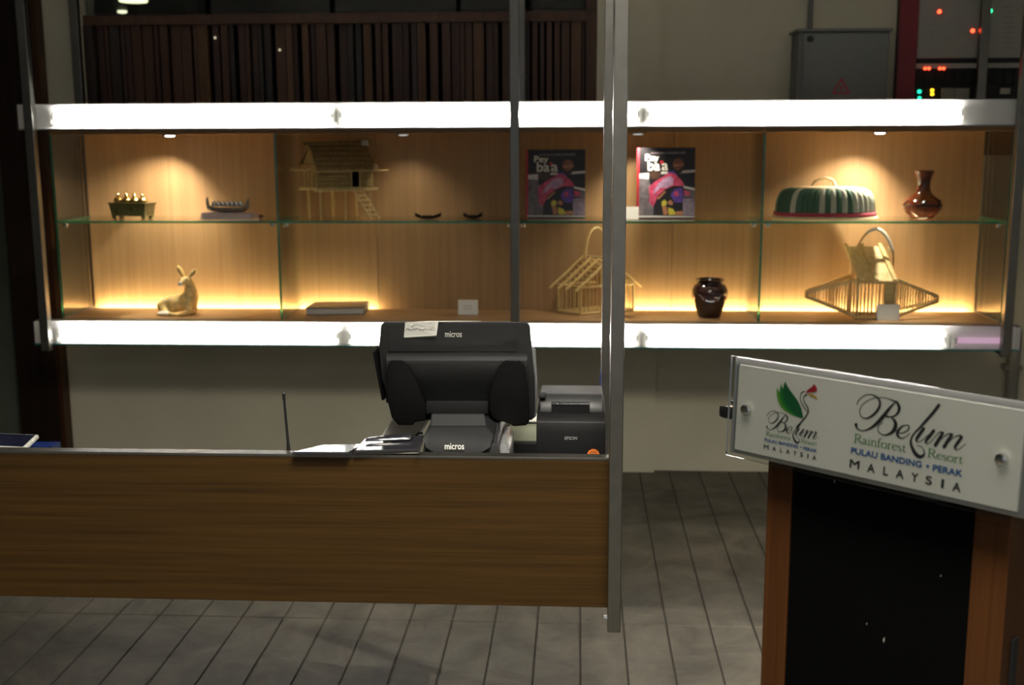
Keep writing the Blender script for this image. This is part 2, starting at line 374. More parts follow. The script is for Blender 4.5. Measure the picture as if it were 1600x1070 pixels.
for i, xp in enumerate(XP):
    bx('front_post', (xp-.019, YF-.02, .682), (xp+.019, YF+.016, 3.0), 'steel', cab, bevel=.003)
    bx('rear_post', (xp-.019, YW-.098, .72), (xp+.019, YW-.062, 3.0), 'steel', cab, bevel=.003)
    bx('bracket', (xp-.012, YF+.016, .688), (xp+.012, YW-.036, .704), 'blackplastic', cab)
# cove LED strips in the slot behind the bottom boards
for a, b in ((-2.25, -.94), (.20, 1.76)):
    o = bx('cove_strip', (a, 5.254, ZB-.024), (b, 5.280, ZB-.018), 'led', cab)
    o['label'] = 'warm glowing strip in the slot'
# cabinet spots
for i, px in enumerate((265, 630, 997, 1375)):
    P = at(px, 205, y=5.09); P.z = ZT
    r = MB().lathe([(.024, -.004), (.034, -.006), (.036, 0)], P, 24).build('spot_ring', 'chrome', cab, smooth=True)
    MB().lathe([(.001, -.010), (.018, -.009), (.026, -.003)], P, 20).build('spot_lens', 'lamp_on' if i in (0, 3) else 'lamp_dim', r, smooth=True)
    L = bpy.data.lights.new('spot_beam', 'SPOT'); L.energy = SPOT[i]; L.color = (1, .90, .72); L.spot_size = math.radians(105); L.spot_blend = .9; L.shadow_soft_size = .02
    lo = bpy.data.objects.new('spot_beam', L); COL.objects.link(lo); lo.parent = cab
    lo.location = (P.x+.27, P.y-5.1, P.z-.70-.014); lo.rotation_euler = (math.radians(14), math.radians([18, 0, -4, 12][i]), 0)
# light troughs above and below the niche
def trough(z0, z1, lab, gaps, pink):
    t = thing('light_trough', lab, 'light fixture', (-.27, 4.90, z0))
    xa, xb = -2.376, 1.838; y0, y1 = 4.872, 4.932
    bx('reflector', (xa, y1-.003, z0), (xb, y1, z1), 'trayw', t)
    bx('bottom_lip', (xa, y0, z0), (xb, y1-.003, z0+.003), 'steel', t)
    bx('top_lip', (xa, y0+.02, z1-.003), (xb, y1-.003, z1), 'steel', t)
    for x0, x1 in ((xa, xa+.003), (xb-.003, xb)): bx('end_cap', (x0, y0, z0+.003), (x1, y1-.003, z1-.003), 'steel', t)
    for x0, x1 in zip((xa+.004, XP[1]+.0), (XP[1]-.002, xb-.004)):
        bx('perforated_cover', (x0, y0, z0+.004), (x1, y0+.0012, z1-.004), 'perforated', t)
    bx('edge_trim', (xa, y0-.003, z0-.003), (xb, y0, z0+.004), 'teal' if z0 < 1 else 'steel', t)
    zc = (z0+z1)/2 if z0 > 1 else z0+.034; yc = y0+.040
    for x0, x1, m in gaps:
        tb = MB().tube([(x0, yc, zc), (x1, yc, zc)], .013, 12).build('tube', m, t, smooth=True)
        for xx, s in ((x0, -1), (x1, 1)):
            MB().tube([(xx, yc, zc), (xx+s*.012, yc, zc)], .0135, 12).build('end_cap', 'chrome', tb)
            bx('lamp_holder', (xx+s*.018-.006, yc-.012, zc-.028), (xx+s*.018+.006, y1-.003, zc+.02), 'whiteplastic', t, bevel=.002)
    return t
def X(px, py): return at(px, py, y=4.906).x
trough(1.628, 1.736, 'glowing fluorescent light trough along the top of the display cabinet', [(X(85, 185), X(516, 185), 'tube'), (X(536, 185), X(994, 185), 'tube'), (X(1016, 185), X(1500, 185), 'tube')], 0)
trough(.706, .808, 'glowing fluorescent light trough under the display cabinet with a pink end tube', [(X(95, 520), X(524, 520), 'tube'), (X(550, 520), X(992, 520), 'tube'), (X(1014, 520), X(1474, 520), 'tube'), (X(1496, 520), 1.80, 'tubepink')], 1)
# ------------------------------------------------------------------ on the wall
P = at(1250, 45, y=5.25); Q = at(1392, 45, y=5.25)
eb = thing('electrical_box', 'grey steel electrical box with a lock and red warning triangle', 'electrical box', ((P.x+Q.x)/2, YW, 1.66))
bx('body', (P.x, 5.262, 1.66), (Q.x, YW, P.z-.012), 'boxgrey', eb, bevel=.003)
bx('rain_lip', (P.x-.012, 5.245, P.z-.012), (Q.x+.012, YW, P.z), 'boxgrey', eb, bevel=.002)
bx('door', (P.x+.018, 5.25, 1.67), (Q.x-.006, 5.262, P.z-.02), 'boxgrey', eb, bevel=.003)
c = at(1266, 61, y=5.25); MB().tube([c, c+Vector((0, -.008, 0))], .014, 16).build('lock', 'blackplastic', eb)
c = at(1314, 138, y=5.249); tr = MB(); R1, R2 = .047, .034
def tri(r): return [c+Vector((r*math.cos(a), -.0008, r*math.sin(a))) for a in (math.pi/2, math.pi*7/6, math.pi*11/6)]
A, B = tri(R1), tri(R2)
tr.add(A+B, [(0, 1, 4, 3), (1, 2, 5, 4), (2, 0, 3, 5)])
tr.add([c+Vector((a*.001, -.0008, b*.001)) for a, b in ((4, 22), (-8, 0), (-1, 1), (-4, -18), (9, 5), (1, 5))], [(0, 1, 2, 5), (5, 2, 3, 4)])
tr.build('warning_triangle', 'red_ink', eb)
cp = at(1266, 40, y=YW-.02); MB().tube([(cp.x, YW-.015, 2.06), (cp.x, YW-.015, 3.0)], .011, 10).build('conduit', 'boxgrey', eb)
# fire alarm panel
fp = thing('fire_alarm_panel', 'red framed fire alarm panel with lit indicators beside the electrical box', 'alarm panel', (1.75, YW, 1.55))
def W(px, py, y=5.4250): return at(px, py, y=y)
xl = W(1402, 60).x; xi = W(1431, 60).x; xr = 2.25
bx('cabinet_body', (xl, 5.4250, 1.5), (xr, YW, 2.6), 'dark', fp)
bx('frame_stile', (xl, 5.3950, 1.5), (xi, 5.4250, 2.6), 'red_paint', fp, bevel=.003)
bx('frame_stile', (xr-.08, 5.3950, 1.5), (xr, 5.4250, 2.6), 'red_paint', fp, bevel=.003)
za = W(1500, 91).z; zb = W(1500, 99).z; zc_ = W(1500, 103).z
mp_ = bx('zone_map', (xi+.004, 5.4130, za), (xi+.46, 5.4250, 2.55), 'panelgrey', fp, bevel=.002)
lines = MB()
for k in range(26):
    a = W(random.uniform(1445, 1515), random.uniform(20, 82), 5.4120); ln = random.uniform(.01, .05); vert = random.random() < .4
    lines.box((a.x, 5.4122, a.z), (a.x+(.002 if vert else ln), 5.4130, a.z+(ln if vert else .002)))
for k in range(9):
    a = W(1568, 12+k*8, 5.4120); lines.box((a.x, 5.4122, a.z), (a.x+.045, 5.4130, a.z+.004))
lines.build('map_lines', 'inkgrey', mp_)
bx('light_strip', (xi+.004, 5.4170, zc_-.010), (xi+.46, 5.4250, zb), 'panelgrey', fp)
for k in range(11):
    a = xi+.006+k*.043; bx('module_plate', (a, 5.4170, 1.81), (a+.040, 5.4250, zc_-.016), 'blackplastic', fp, bevel=.001)
bx('lower_plate', (xi+.004, 5.4190, 1.55), (xi+.46, 5.4250, 1.80), 'blackplastic', fp)
for px, w_ in ((1470, 20), (1492, 20)):
    a = W(px, 138); b = W(px+w_, 158); bx('grey_key', (a.x, 5.4090, b.z), (b.x, 5.4190, a.z), 'tab', fp, bevel=.001)
a = W(1561, 138); b = W(1576, 147); bx('grey_key', (a.x, 5.4090, b.z), (b.x, 5.4190, a.z), 'panelgrey', fp, bevel=.001)
for px, py, m, s in [(1468, 18, 'led_red', .007), (1520, 48, 'led_red', .007), (1547, 17, 'led_green', .008), (1446, 107, 'led_red', .005), (1452, 107, 'led_red', .005), (1469, 107, 'led_red', .005), (1475, 107, 'led_red', .005), (1437, 143, 'led_teal', .007), (1437, 153, 'led_teal', .006), (1457, 141, 'led_amber', .006), (1457, 147, 'led_amber', .006)]:
    c = W(px, py, 5.4110); MB().tube([c+Vector((0, .008, 0)), c, c+Vector((0, -.004, 0))], [s*1.25, s*1.25, s*.6], 10).build('indicator', m, fp, smooth=True)
# pipe below the cabinet's right end
px_ = at(1581, 600, y=5.40).x
pp_ = thing('wall_pipe', 'dark vertical pipe on the wall under the cabinet end', 'pipe', (px_, 5.40, 0))
MB().tube([(px_, 5.40, 0), (px_, 5.40, .70)], .028, 14).build('pipe_run', 'tab', pp_, smooth=True)
for z in (.15, .52): bx('pipe_clip', (px_-.04, 5.385, z), (px_+.04, YW, z+.02), 'tab', pp_)
# ------------------------------------------------------------------ hanging counter
YP = 2.45; ZC = .907; ZD = .767
ct = thing('hanging_counter', 'walnut fronted service counter hung from steel posts', 'counter', (-1.1, 2.6, .525))
bx('front_panel', (-2.6, YP, .562), (.076, YP+.03, ZC-.006), 'walnut', ct, bevel=.0015)
bx('top_trim', (-2.6, YP-.001, ZC-.006), (.076, YP+.031, ZC), 'steel', ct, bevel=.001)
bx('desk_board', (-2.6, YP+.03, ZD-.03), (.076, YP+.52, ZD), 'greyplastic', ct, bevel=.002)
for xa in (-2.56, .0635):
    bx('front_post', (xa+.004, YP-.05, .525), (xa+.0325, YP-.002, 3.0), 'steel', ct, bevel=.002)
    bx('rear_post', (xa-.004, 2.955, ZD-.06), (xa+.018, 2.985, 3.0), 'steel', ct, bevel=.002)
    bx('tie_bar', (xa+.008, YP-.002, .54), (xa+.02, 2.955, .56), 'steel', ct)
MB().tube([(.068, YP-.02, .548), (.060, YP-.02, .548)], .006, 8).build('bolt', 'chrome', ct)
# ------------------------------------------------------------------ POS terminal (rear side)
pos = thing('pos_terminal', 'black touchscreen cash terminal seen from behind on the counter', 'terminal', (at(715, 700, y=2.62).x, 2.62, ZD))
def yf(py): return 2.615+(py-505)*.00055
def hp(px, py, off=0): return at(px, py, y=yf(py)-off)
def slab(pts, o0, o1): return MB().prism([hp(a, b, o0) for a, b in pts], [hp(a, b, o1) for a, b in pts])
sc = slab([(600, 503), (823, 503), (828, 508), (836, 590), (836, 640), (832, 656), (640, 656), (612, 640), (596, 590), (592, 545), (595, 508)], -.035, 0).build('screen_body', 'greyplastic', pos, bevel=.004, smooth=True)
slab([(607, 514), (808, 514), (808, 549), (607, 549)], 0, .0025).build('rear_cover', 'greyplastic', sc, bevel=.001)
slab([(830, 540), (837, 545), (840, 600), (838, 650), (832, 655)], -.05, -.02).build('side_bezel', 'silverplastic', pos, bevel=.004)
prof = [(552, .0), (556, .024), (563, .040), (570, .042), (600, .022), (627, .004), (630, -.01)]
hb = MB(); hb.prism([hp(603, p, o) for p, o in prof], [hp(824, p, o) for p, o in prof]); hb.build('rear_housing', 'greyplastic', pos, bevel=.003, smooth=True)
slab([(608, 566), (612, 562), (628, 562), (634, 566), (650, 595), (664, 628), (665, 657), (648, 659), (646, 664), (622, 664), (612, 652), (604, 620), (603, 590)], -.01, .052).build('cable_cover', 'blackplastic2', pos, bevel=.008, smooth=True, seg=3)
slab([(772, 590), (785, 566), (790, 562), (812, 562), (820, 570), (826, 610), (828, 655), (824, 664), (802, 666), (796, 661), (770, 655), (764, 640), (765, 615)], -.01, .052).build('cable_cover', 'blackplastic2', pos, bevel=.008, smooth=True, seg=3)
slab([(665, 626), (764, 626), (764, 648), (665, 648)], -.01, .02).build('hinge_bar', 'greyplastic', pos, bevel=.006, smooth=True)
def bp(px, py, y): return at(px, py, y=y)
nk = MB(); nk.prism([bp(674, 646, 2.60), bp(757, 646, 2.60), bp(761, 672, 2.575), bp(671, 672, 2.575)], [bp(674, 646, 2.68), bp(757, 646, 2.68), bp(761, 672, 2.68), bp(671, 672, 2.68)]); nk.build('neck', 'blackplastic', pos, bevel=.003)
zl = bp(700, 668, 2.57).z
A = [bp(672, 666, 2.575), bp(760, 666, 2.575), bp(772, 680, 2.545), bp(766, 700, 2.53), bp(740, 716, 2.525), bp(690, 716, 2.525), bp(664, 700, 2.53), bp(662, 680, 2.545)]
Bk = [Vector((p.x, 2.78, p.z)) for p in A]
bb = MB().prism(A, Bk).build('base_front', 'blackplastic', pos, bevel=.005, smooth=True)
x0, x1 = bp(655, 700, 2.55).x, bp(786, 700, 2.55).x
MB().prism([(x0-.01, 2.535, ZD), (x1+.01, 2.535, ZD), (x1-.012, 2.545, zl-.03), (x0+.012, 2.545, zl-.03)], [(x0-.01, 2.84, ZD), (x1+.01, 2.84, ZD), (x1-.02, 2.80, zl+.02), (x0+.02, 2.80, zl+.02)]).build('base', 'greyplastic', pos, bevel=.006, smooth=True)
ft = MB(); fpn = [(x1-.010, 2.56, ZD), (x1+.016, 2.56, ZD), (x1+.014, 2.57, .885), (x1+.004, 2.575, .903), (x1-.010, 2.58, .900)]
ft.prism(fpn, [Vector(p)+Vector((0, .17, .0)) for p in fpn]); ft.build('base_side', 'silverplastic', pos, bevel=.006, smooth=True)
slb = MB(); a0 = hp(588, 545, -.02); b0 = hp(602, 620, -.02)
slb.bar(a0, b0, .006, .03); slb.build('card_reader', 'blackplastic2', pos)
tx = MB(); o = hp(695.5, 526.5, .0032); put_text(tx, 'micros', o, hp(721.5, 526.5, .0032)-o, hp(695.5, 517.5, .0032)-o, .012); tx.build('lettering', 'paper', pos, label='pale lettering on the rear cover')
n4 = (bp(766, 700, 2.53), bp(664, 700, 2.53), bp(662, 680, 2.545))
def bq(px, py):
    n = (n4[1]-n4[0]).cross(n4[2]-n4[0]); d = RM @ Vector(((px-800)/F, -(py-535)/F, -1)); return C0+d*((n4[0]-C0).dot(n)/d.dot(n))*.9985
tx = MB(); o = bq(695, 702); put_text(tx, 'micros', o, bq(725, 702)-o, bq(695, 692.5)-o, .012); tx.build('lettering', 'paper', pos, label='pale lettering on the base')
# sticky note on the terminal
nt_ = thing('paper_note', 'folded handwritten paper note stuck on top of the cash terminal', 'note', hp(657, 525, .003))
n1 = MB().prism([hp(631, 527, .004), hp(682, 524, .009), hp(685, 503, .004), hp(633, 504, .004)], [hp(631, 527, .0045), hp(682, 524, .0095), hp(685, 503, .0045), hp(633, 504, .0045)]); n1.build('front_sheet', 'paper', nt_)
MB().prism([hp(632, 528, .003), hp(681, 526, .005), hp(683, 506, .003), hp(634, 507, .003)], [hp(632, 528, .0033), hp(681, 526, .0053), hp(683, 506, .0033), hp(634, 507, .0033)]).build('rear_sheet', 'papergreen', nt_)
tt = MB(); tt.prism([hp(633, 504, .0045), hp(685, 503, .0045), hp(752, 502, -.03), hp(668, 502, -.03)], [hp(633, 503.6, .0045), hp(685, 502.6, .0045), hp(752, 501.4, -.03), hp(668, 501.4, -.03)]); tt.build('folded_flap', 'paper', nt_)
sb = MB()
for row, (xa, xb, yy) in enumerate(((643, 679, 507.5), (634, 678, 514.5))):
    x = xa
    while x < xb:
        pts = [hp(x+k*1.1, yy+random.uniform(-2, 2)-(x-xa)*.03, .0052+(x-631)*.0001) for k in range(4)]
        sb.tube(pts, .0005, 4); x += random.choice([3.6, 4.2, 5])
sb.build('handwriting', 'inkgrey', nt_)
# ------------------------------------------------------------------ receipt printer
pr = thing('receipt_printer', 'black receipt printer with an orange round sticker beside the steel post', 'printer', (at(892, 700, y=2.6).x, 2.6, ZD))
def pq(px, py, y): return at(px, py, y=y)
xl, xr = pq(838, 690, 2.55).x, pq(946, 690, 2.55).x; zt = pq(892, 656, 2.55).z; zl2 = pq(892, 616, 2.62).z
pz = [(2.55, ZD), (2.55, zt-.03), (2.556, zt-.006), (2.575, zt+.006), (2.60, zt+.010), (2.76, zt+.010), (2.76, ZD)]
MB().prism([(xl, y, z) for y, z in pz], [(xr, y, z) for y, z in pz]).build('body', 'blackplastic2', pr, bevel=.003, smooth=True)
lz = [(2.59, zt+.004), (2.597, zt+.022), (2.612, zl2-.006), (2.625, zl2), (2.74, zl2-.004), (2.75, zt+.004)]
MB().prism([(xl+.006, y, z) for y, z in lz], [(xr-.006, y, z) for y, z in lz]).build('lid', 'greyplastic', pr, bevel=.004, smooth=True)
sx0, sx1 = pq(862, 640, 2.59).x, pq(921, 640, 2.59).x
bx('paper_slot', (sx0, 2.583, zt+.002), (sx1, 2.60, zt+.028), 'blackplastic2', pr, bevel=.002)
bx('tear_bar', (sx0-.001, 2.581, zt+.028), (sx1+.001, 2.602, zt+.0305), 'chrome', pr)
a = pq(841, 619, 2.60); bx('lid_latch', (a.x, 2.597, a.z-.004), (a.x+.017, 2.63, a.z+.003), 'blackplastic', pr, bevel=.002)
tx = MB(); o = pq(882.5, 687, 2.5485); put_text(tx, 'EPSON', o, pq(901.5, 687, 2.5485)-o, pq(882.5, 682, 2.5485)-o, .02); tx.build('lettering', 'inkgrey', pr, label='grey maker lettering')
c = pq(927, 710.5, 2.5488); stk = MB(); stk.tube([c, c+Vector((0, -.0006, 0))], .0136, 28); so = stk.build('round_sticker', 'orange', pr)
sl_ = MB()
for k, (w0, dz) in enumerate(((.012, .008), (.018, .0045), (.018, .001))):
    x = -w0/2
    while x < w0/2:
        sl_.box((c.x+x, c.y-.0009, c.z+dz), (c.x+x+.0016, c.y-.0006, c.z+dz+.0016)); x += .0024
sl_.build('sticker_print', 'maroon', so)
# cable
cb = thing('blue_cable', 'dark blue cable hanging behind the receipt printer along the steel post', 'cable', at(947, 690, y=2.80))
pts = [at(a, b, y=3.0) for a, b in ((950, 470), (948, 520), (945, 555), (939.5, 582), (939, 610), (942, 640), (947, 665), (949, 700), (950, 725))]
MB().tube([Vector(p) for p in catmull([tuple(p) for p in pts], 5)], .0036, 8).build('cord', 'cable', cb, smooth=True)
# paper pad and box behind the terminal
pd = thing('paper_stack', 'pale green paper stack on the desk between terminal and printer', 'paper', at(815, 690, y=2.86))
a, b = at(772, 690, y=2.86), at(846, 655, y=2.86)
bx('paper_block', (a.x, 2.86, a.z), (b.x, 2.93, b.z-.006), 'papergreen', pd, bevel=.004)
bx('top_sheet', (a.x-.004, 2.855, b.z-.006), (b.x, 2.935, b.z-.003), 'paper', pd)
bx('riser_box', (a.x-.002, 2.852, ZD), (b.x+.01, 2.95, a.z), 'greyplastic', pd, bevel=.003)
pw_ = thing('clear_wrapper', 'crumpled clear plastic wrapper beside the terminal base', 'wrapper', at(790, 685, y=2.82))
wr = MB(); a = at(774, 690, y=2.85); b = at(797, 660, y=2.85); vs = []
for i in range(7):
    for j in range(7): vs.append((a.x+(b.x-a.x)*i/6, 2.84+random.uniform(-.010, .006), a.z+(b.z-a.z)*j/6+random.uniform(-.003, .003)))
wr.add(vs, [(i*7+j, i*7+j+1, (i+1)*7+j+1, (i+1)*7+j) for i in range(6) for j in range(6)])
wr.build('film', 'acrylic', pw_)
# ------------------------------------------------------------------ folders, radio, tablet
def flat(ptspx, y0f, th, z):  # polygon traced on a horizontal plane
    P = [at(a, b, z=z) for a, b in ptspx]; return MB().prism(P, [p+Vector((0, 0, th)) for p in P])
ZL = ZC+.002
bf = thing('bill_folder', 'glossy black leather bill folder lying open across the counter edge', 'folder', at(520, 708, z=ZL))
q = [at(455, 711, z=ZL), at(550, 711, z=ZL), at(566, 699, z=ZL+.004), at(500, 699, z=ZL)]
MB().prism(q, [p+Vector((0, 0, .006)) for p in q]).build('lower_cover', 'leather', bf, bevel=.0025, smooth=True)
q = [at(458, 708.5, z=ZL+.006), at(545, 709, z=ZL+.007), at(566, 696, z=ZL+.0083), at(505, 697, z=ZL+.0073)]
MB().prism(q, [p+Vector((0, 0, .004)) for p in q]).build('upper_cover', 'leather', bf, bevel=.001)
bf2 = thing('bill_folder', 'thick glossy black leather bill folder leaning against the terminal base', 'folder', at(610, 705, z=ZL))
q = [at(552, 711, z=ZL), at(655, 709, z=ZL), at(662, 690, z=ZL+.003), at(568, 694, z=ZL+.003)]
MB().prism(q, [p+Vector((0, -.002, .007)) for p in q]).build('lower_cover', 'leather', bf2, bevel=.0025, smooth=True)
q = [at(554, 707, z=ZL+.008), at(652, 705, z=ZL+.008), at(661, 683, z=ZL+.0104), at(570, 689, z=ZL+.0098)]
MB().prism(q, [p+Vector((0, 0, .005)) for p in q]).build('upper_cover', 'leather', bf2, bevel=.001)
q = [at(570, 691, z=ZL+.017), at(642, 687, z=ZL+.018), at(646, 681, z=ZL+.021), at(576, 686, z=ZL+.019)]
MB().prism(q, [p+Vector((0, .004, .006)) for p in q]).build('page_flap', 'leather', bf2, bevel=.002, smooth=True)
MB().bar(at(652, 707, z=ZL+.012), at(662, 681, z=ZL+.030), .0025).build('metal_edge', 'chrome', bf2)
sf = thing('standing_folder', 'dark grey folder with white edges standing behind the bill folders', 'folder', at(630, 690, y=2.74))
q = [at(592, 690, y=2.70), at(648, 690, y=2.70), at(672, 652, y=2.78), at(618, 648, y=2.78)]
MB().prism(q, [p+Vector((0, .006, 0)) for p in q]).build('cover', 'tab', sf, bevel=.001)
for a, b in ((0, 3), (1, 2)): MB().bar(q[a]+Vector((0, -.001, 0)), q[b]+Vector((0, -.001, 0)), .0025).build('white_edge', 'paper', sf)
MB().tube([at(650, 680, y=2.69), at(655, 676, y=2.685), at(660, 677, y=2.69)], .003, 6).build('clasp', 'blackplastic', sf)
q0 = q[0]; bx('support_block', (q0.x+.005, 2.705, ZD), (q0.x+.09, 2.76, q0.z), 'blackplastic', sf)
an = thing('two_way_radio', 'two way radio with a slim black aerial standing behind the counter panel', 'radio', at(452, 712, y=YP+.06))
a = at(452, 712, y=YP+.06); b = at(443, 614, y=YP+.06)
MB().tube([a, a+(b-a)*.08, a+(b-a)*.25, a+(b-a)*.88, a+(b-a)*.9, b], [.0052, .0046, .0032, .0026, .0035, .0035], 10).build('aerial', 'rubber', an, smooth=True)
bx('radio_body', (a.x-.028, YP+.045, ZD), (a.x+.022, YP+.08, a.z+.0), 'blackplastic', an, bevel=.004)
MB().tube([a+Vector((-.014, 0, 0)), a+Vector((-.014, 0, .008))], .005, 10).build('volume_knob', 'blackplastic', an)
tb = thing('tablet', 'white framed tablet propped at a tilt on the counter over a blue box', 'tablet', at(20, 700, y=2.56))
q = [at(-70, 701, y=2.50), at(32, 706, y=2.50), at(60, 679, y=2.66), at(-60, 674, y=2.66)]
MB().prism(q, [p+Vector((0, .004, -.009)) for p in q]).build('bezel', 'whiteplastic', tb, bevel=.002)
def lerp(u, v): return (q[0]*(1-u)+q[1]*u)*(1-v)+(q[3]*(1-u)+q[2]*u)*v
s4 = [lerp(.04, .28), lerp(.96, .28), lerp(.97, .97), lerp(.03, .97)]
MB().prism([p+Vector((0, -.0004, .0006)) for p in s4], [p+Vector((0, 0, -.001)) for p in s4]).build('screen', 'screen', tb)
s5 = [lerp(.04, .06), lerp(.55, .06), lerp(.55, .20), lerp(.04, .20)]
MB().prism([p+Vector((0, -.0004, .0006)) for p in s5], [p+Vector((0, 0, -.001)) for p in s5]).build('printed_strip', 'tab', tb)
a = q[0]; bx('stand', (a.x+.01, 2.56, ZD), (a.x+.10, 2.63, a.z-.006), 'blackplastic', tb)
bl = thing('blue_box', 'bright blue carton wrapped in shiny film beside the tilted tablet', 'box', at(60, 705, y=2.60))
a, b = at(20, 706, y=2.69), at(82, 697, y=2.69)
bx('carton', (a.x, 2.69, ZD), (b.x, 2.735, b.z), 'blue', bl, bevel=.003)
MB().bar((b.x-.018, 2.688, b.z-.012), (b.x-.004, 2.688, b.z+.001), .004, .002).build('film_seam', 'chrome', bl)
bx('film', (a.x-.001, 2.6885, b.z-.03), (b.x+.001, 2.7365, b.z+.001), 'acrylic', bl)
# ------------------------------------------------------------------ lectern with sign
YAW = math.radians(42.08); TL = math.radians(2.7)
EX = Vector((math.cos(YAW), -math.sin(YAW), 0)); BD = Vector((math.sin(YAW), math.cos(YAW), 0))
EY = Vector((0, 0, 1))*math.cos(TL)+BD*math.sin(TL); NN = -(BD*math.cos(TL)-Vector((0, 0, 1))*math.sin(TL))
SO = Vector((.2615, 1.8701, 1.2304)); SW, SH = .46, .1402
Q0 = SO-EY*SH+BD*.03
def sg(u, v, n=0): return SO+EX*u-EY*v+NN*n
def lb(u, d, z): p = Q0+EX*u+BD*d; return Vector((p.x, p.y, z))
def lbox(u0, u1, d0, d1, z0, z1): return MB().prism([lb(u0, d0, z0), lb(u1, d0, z0), lb(u1, d1, z0), lb(u0, d1, z0)], [lb(u0, d0, z1), lb(u1, d0, z1), lb(u1, d1, z1), lb(u0, d1, z1)])
lc = thing('lectern', 'cherry wood lectern with a black front panel behind the resort sign', 'lectern', lb(.245, .2, 0))
ZL1 = 1.115
lbox(.046, .091, 0, .40, .03, ZL1).build('side_panel', 'cherry', lc, bevel=.002)
lbox(.391, .443, 0, .40, .03, ZL1).build('side_panel', 'cherry', lc, bevel=.002)
lbox(.091, .391, .004, .02, .05, ZL1).build('front_panel', 'blackmatte', lc)
lbox(.03, .46, -.02, .42, 0, .03).build('plinth', 'blackplastic', lc, bevel=.003)
dk = MB(); A = [lb(-.066, .015, 1.125), lb(.53, .015, 1.125), lb(.53, .43, 1.03), lb(-.066, .43, 1.03)]
dk.prism(A, [p+Vector((0, 0, .022)) for p in A]); dk.build('reading_board', 'blackgloss', lc, bevel=.006, smooth=True)
MB().prism([lb(-.045, .02, 1.150), lb(-.01, .02, 1.150), lb(-.01, .035, 1.150), lb(-.045, .035, 1.150)], [lb(-.045, .02, 1.156), lb(-.01, .02, 1.156), lb(-.01, .035, 1.156), lb(-.045, .035, 1.156)]).build('pen_clip', 'chrome', lc, bevel=.001)
lbox(.443, .447, .03, .05, .74, .88).build('side_latch', 'blackplastic', lc, bevel=.001)
fk = MB()
for u, z, s in ((.165, 1.06, .003), (.345, .955, .002), (.262, .825, .005), (.232, .845, .002)):
    p = lb(u, .0035, z); fk.add([p, p+Vector((s*.6, 0, s)), p+Vector((s*.2, -.0004, s*2)), p+Vector((-s*.3, 0, s))], [(0, 1, 2, 3)])
fk.build('chip_mark', 'tab', lc)
sn = thing('resort_sign', 'white resort name sign under clear acrylic on the lectern front', 'sign', sg(SW/2, SH))
def sprism(u0, v0, u1, v1, n0, n1): return MB().prism([sg(u0, v0, n0), sg(u1, v0, n0), sg(u1, v1, n0), sg(u0, v1, n0)], [sg(u0, v0, n1), sg(u1, v0, n1), sg(u1, v1, n1), sg(u0, v1, n1)])
sprism(-.011, -.011, SW+.011, SH+.008, -.010, -.004).build('backing_sheet', 'silverfoil', sn, bevel=.0006)
sprism(0, 0, SW, SH, -.004, -.0005).build('white_plate', 'plate', sn)
g = sprism(-.013, -.014, SW+.013, SH+.012, .0014, .0054); g.m = [0, 0, 1, 1, 1, 1]
g.build('acrylic_cover', ['acrylic', 'chrome'], sn)
def s2(px, py, n=0):   # photo pixel onto the sign's plane -> u, v
    d = RM @ Vector(((px-800)/F, -(py-535)/F, -1)); P = C0+d*((SO-C0).dot(NN)/d.dot(NN)); r = P-SO
    return r.dot(EX), -r.dot(EY)
for px, py in ((1168, 639), (1567, 716)):
    u, v = s2(px, py); c = sg(u, v)
    so = MB().tube([c-NN*.010, c+NN*.0056, c+NN*.0086, c+NN*.0095], [.0075, .0078, .0078, .006], 24).build('standoff_screw', 'chrome', sn, smooth=True)
    MB().bar(c+NN*.0096+(EX+EY)*.005, c+NN*.0096-(EX+EY)*.005, .0009, .0004).build('slot', 'ink', so)
def c1(x, y): return s2(1320+x/7.985, 600+y/7.985)
def c3(x, y): return s2(1180+x/7.643, 590+y/7.643)
def stroke(mb, pts, fn, n, cap=True):
    """variable width pen stroke: pts (x, y, width) through fn -> sign u, v"""
    P = catmull(pts, 6); U = [fn(a, b) for a, b, _ in P]
    k = Vector(fn(100, 0))-Vector(fn(0, 0)); sc = k.length/100
    L = []
    for i in range(len(U)):
        a, b = Vector(U[max(i-1, 0)]), Vector(U[min(i+1, len(U)-1)]); d = (b-a).normalized(); nrm = Vector((-d.y, d.x)); hw = max(P[i][2], 3)*sc/2
        c = Vector(U[i]); L.append((c-nrm*hw, c+nrm*hw))
    vs = [sg(p.x, p.y, n) for pr_ in L for p in pr_]
    mb.add(vs, [(2*i, 2*i+1, 2*i+3, 2*i+2) for i in range(len(L)-1)])
    if cap:
        for i in (0, -1):
            c = Vector(U[i]); r = max(P[i][2], 3)*sc/2
            mb.add([sg(c.x+r*math.cos(a*.628), c.y+r*math.sin(a*.628), n) for a in range(10)], [tuple(range(10))])
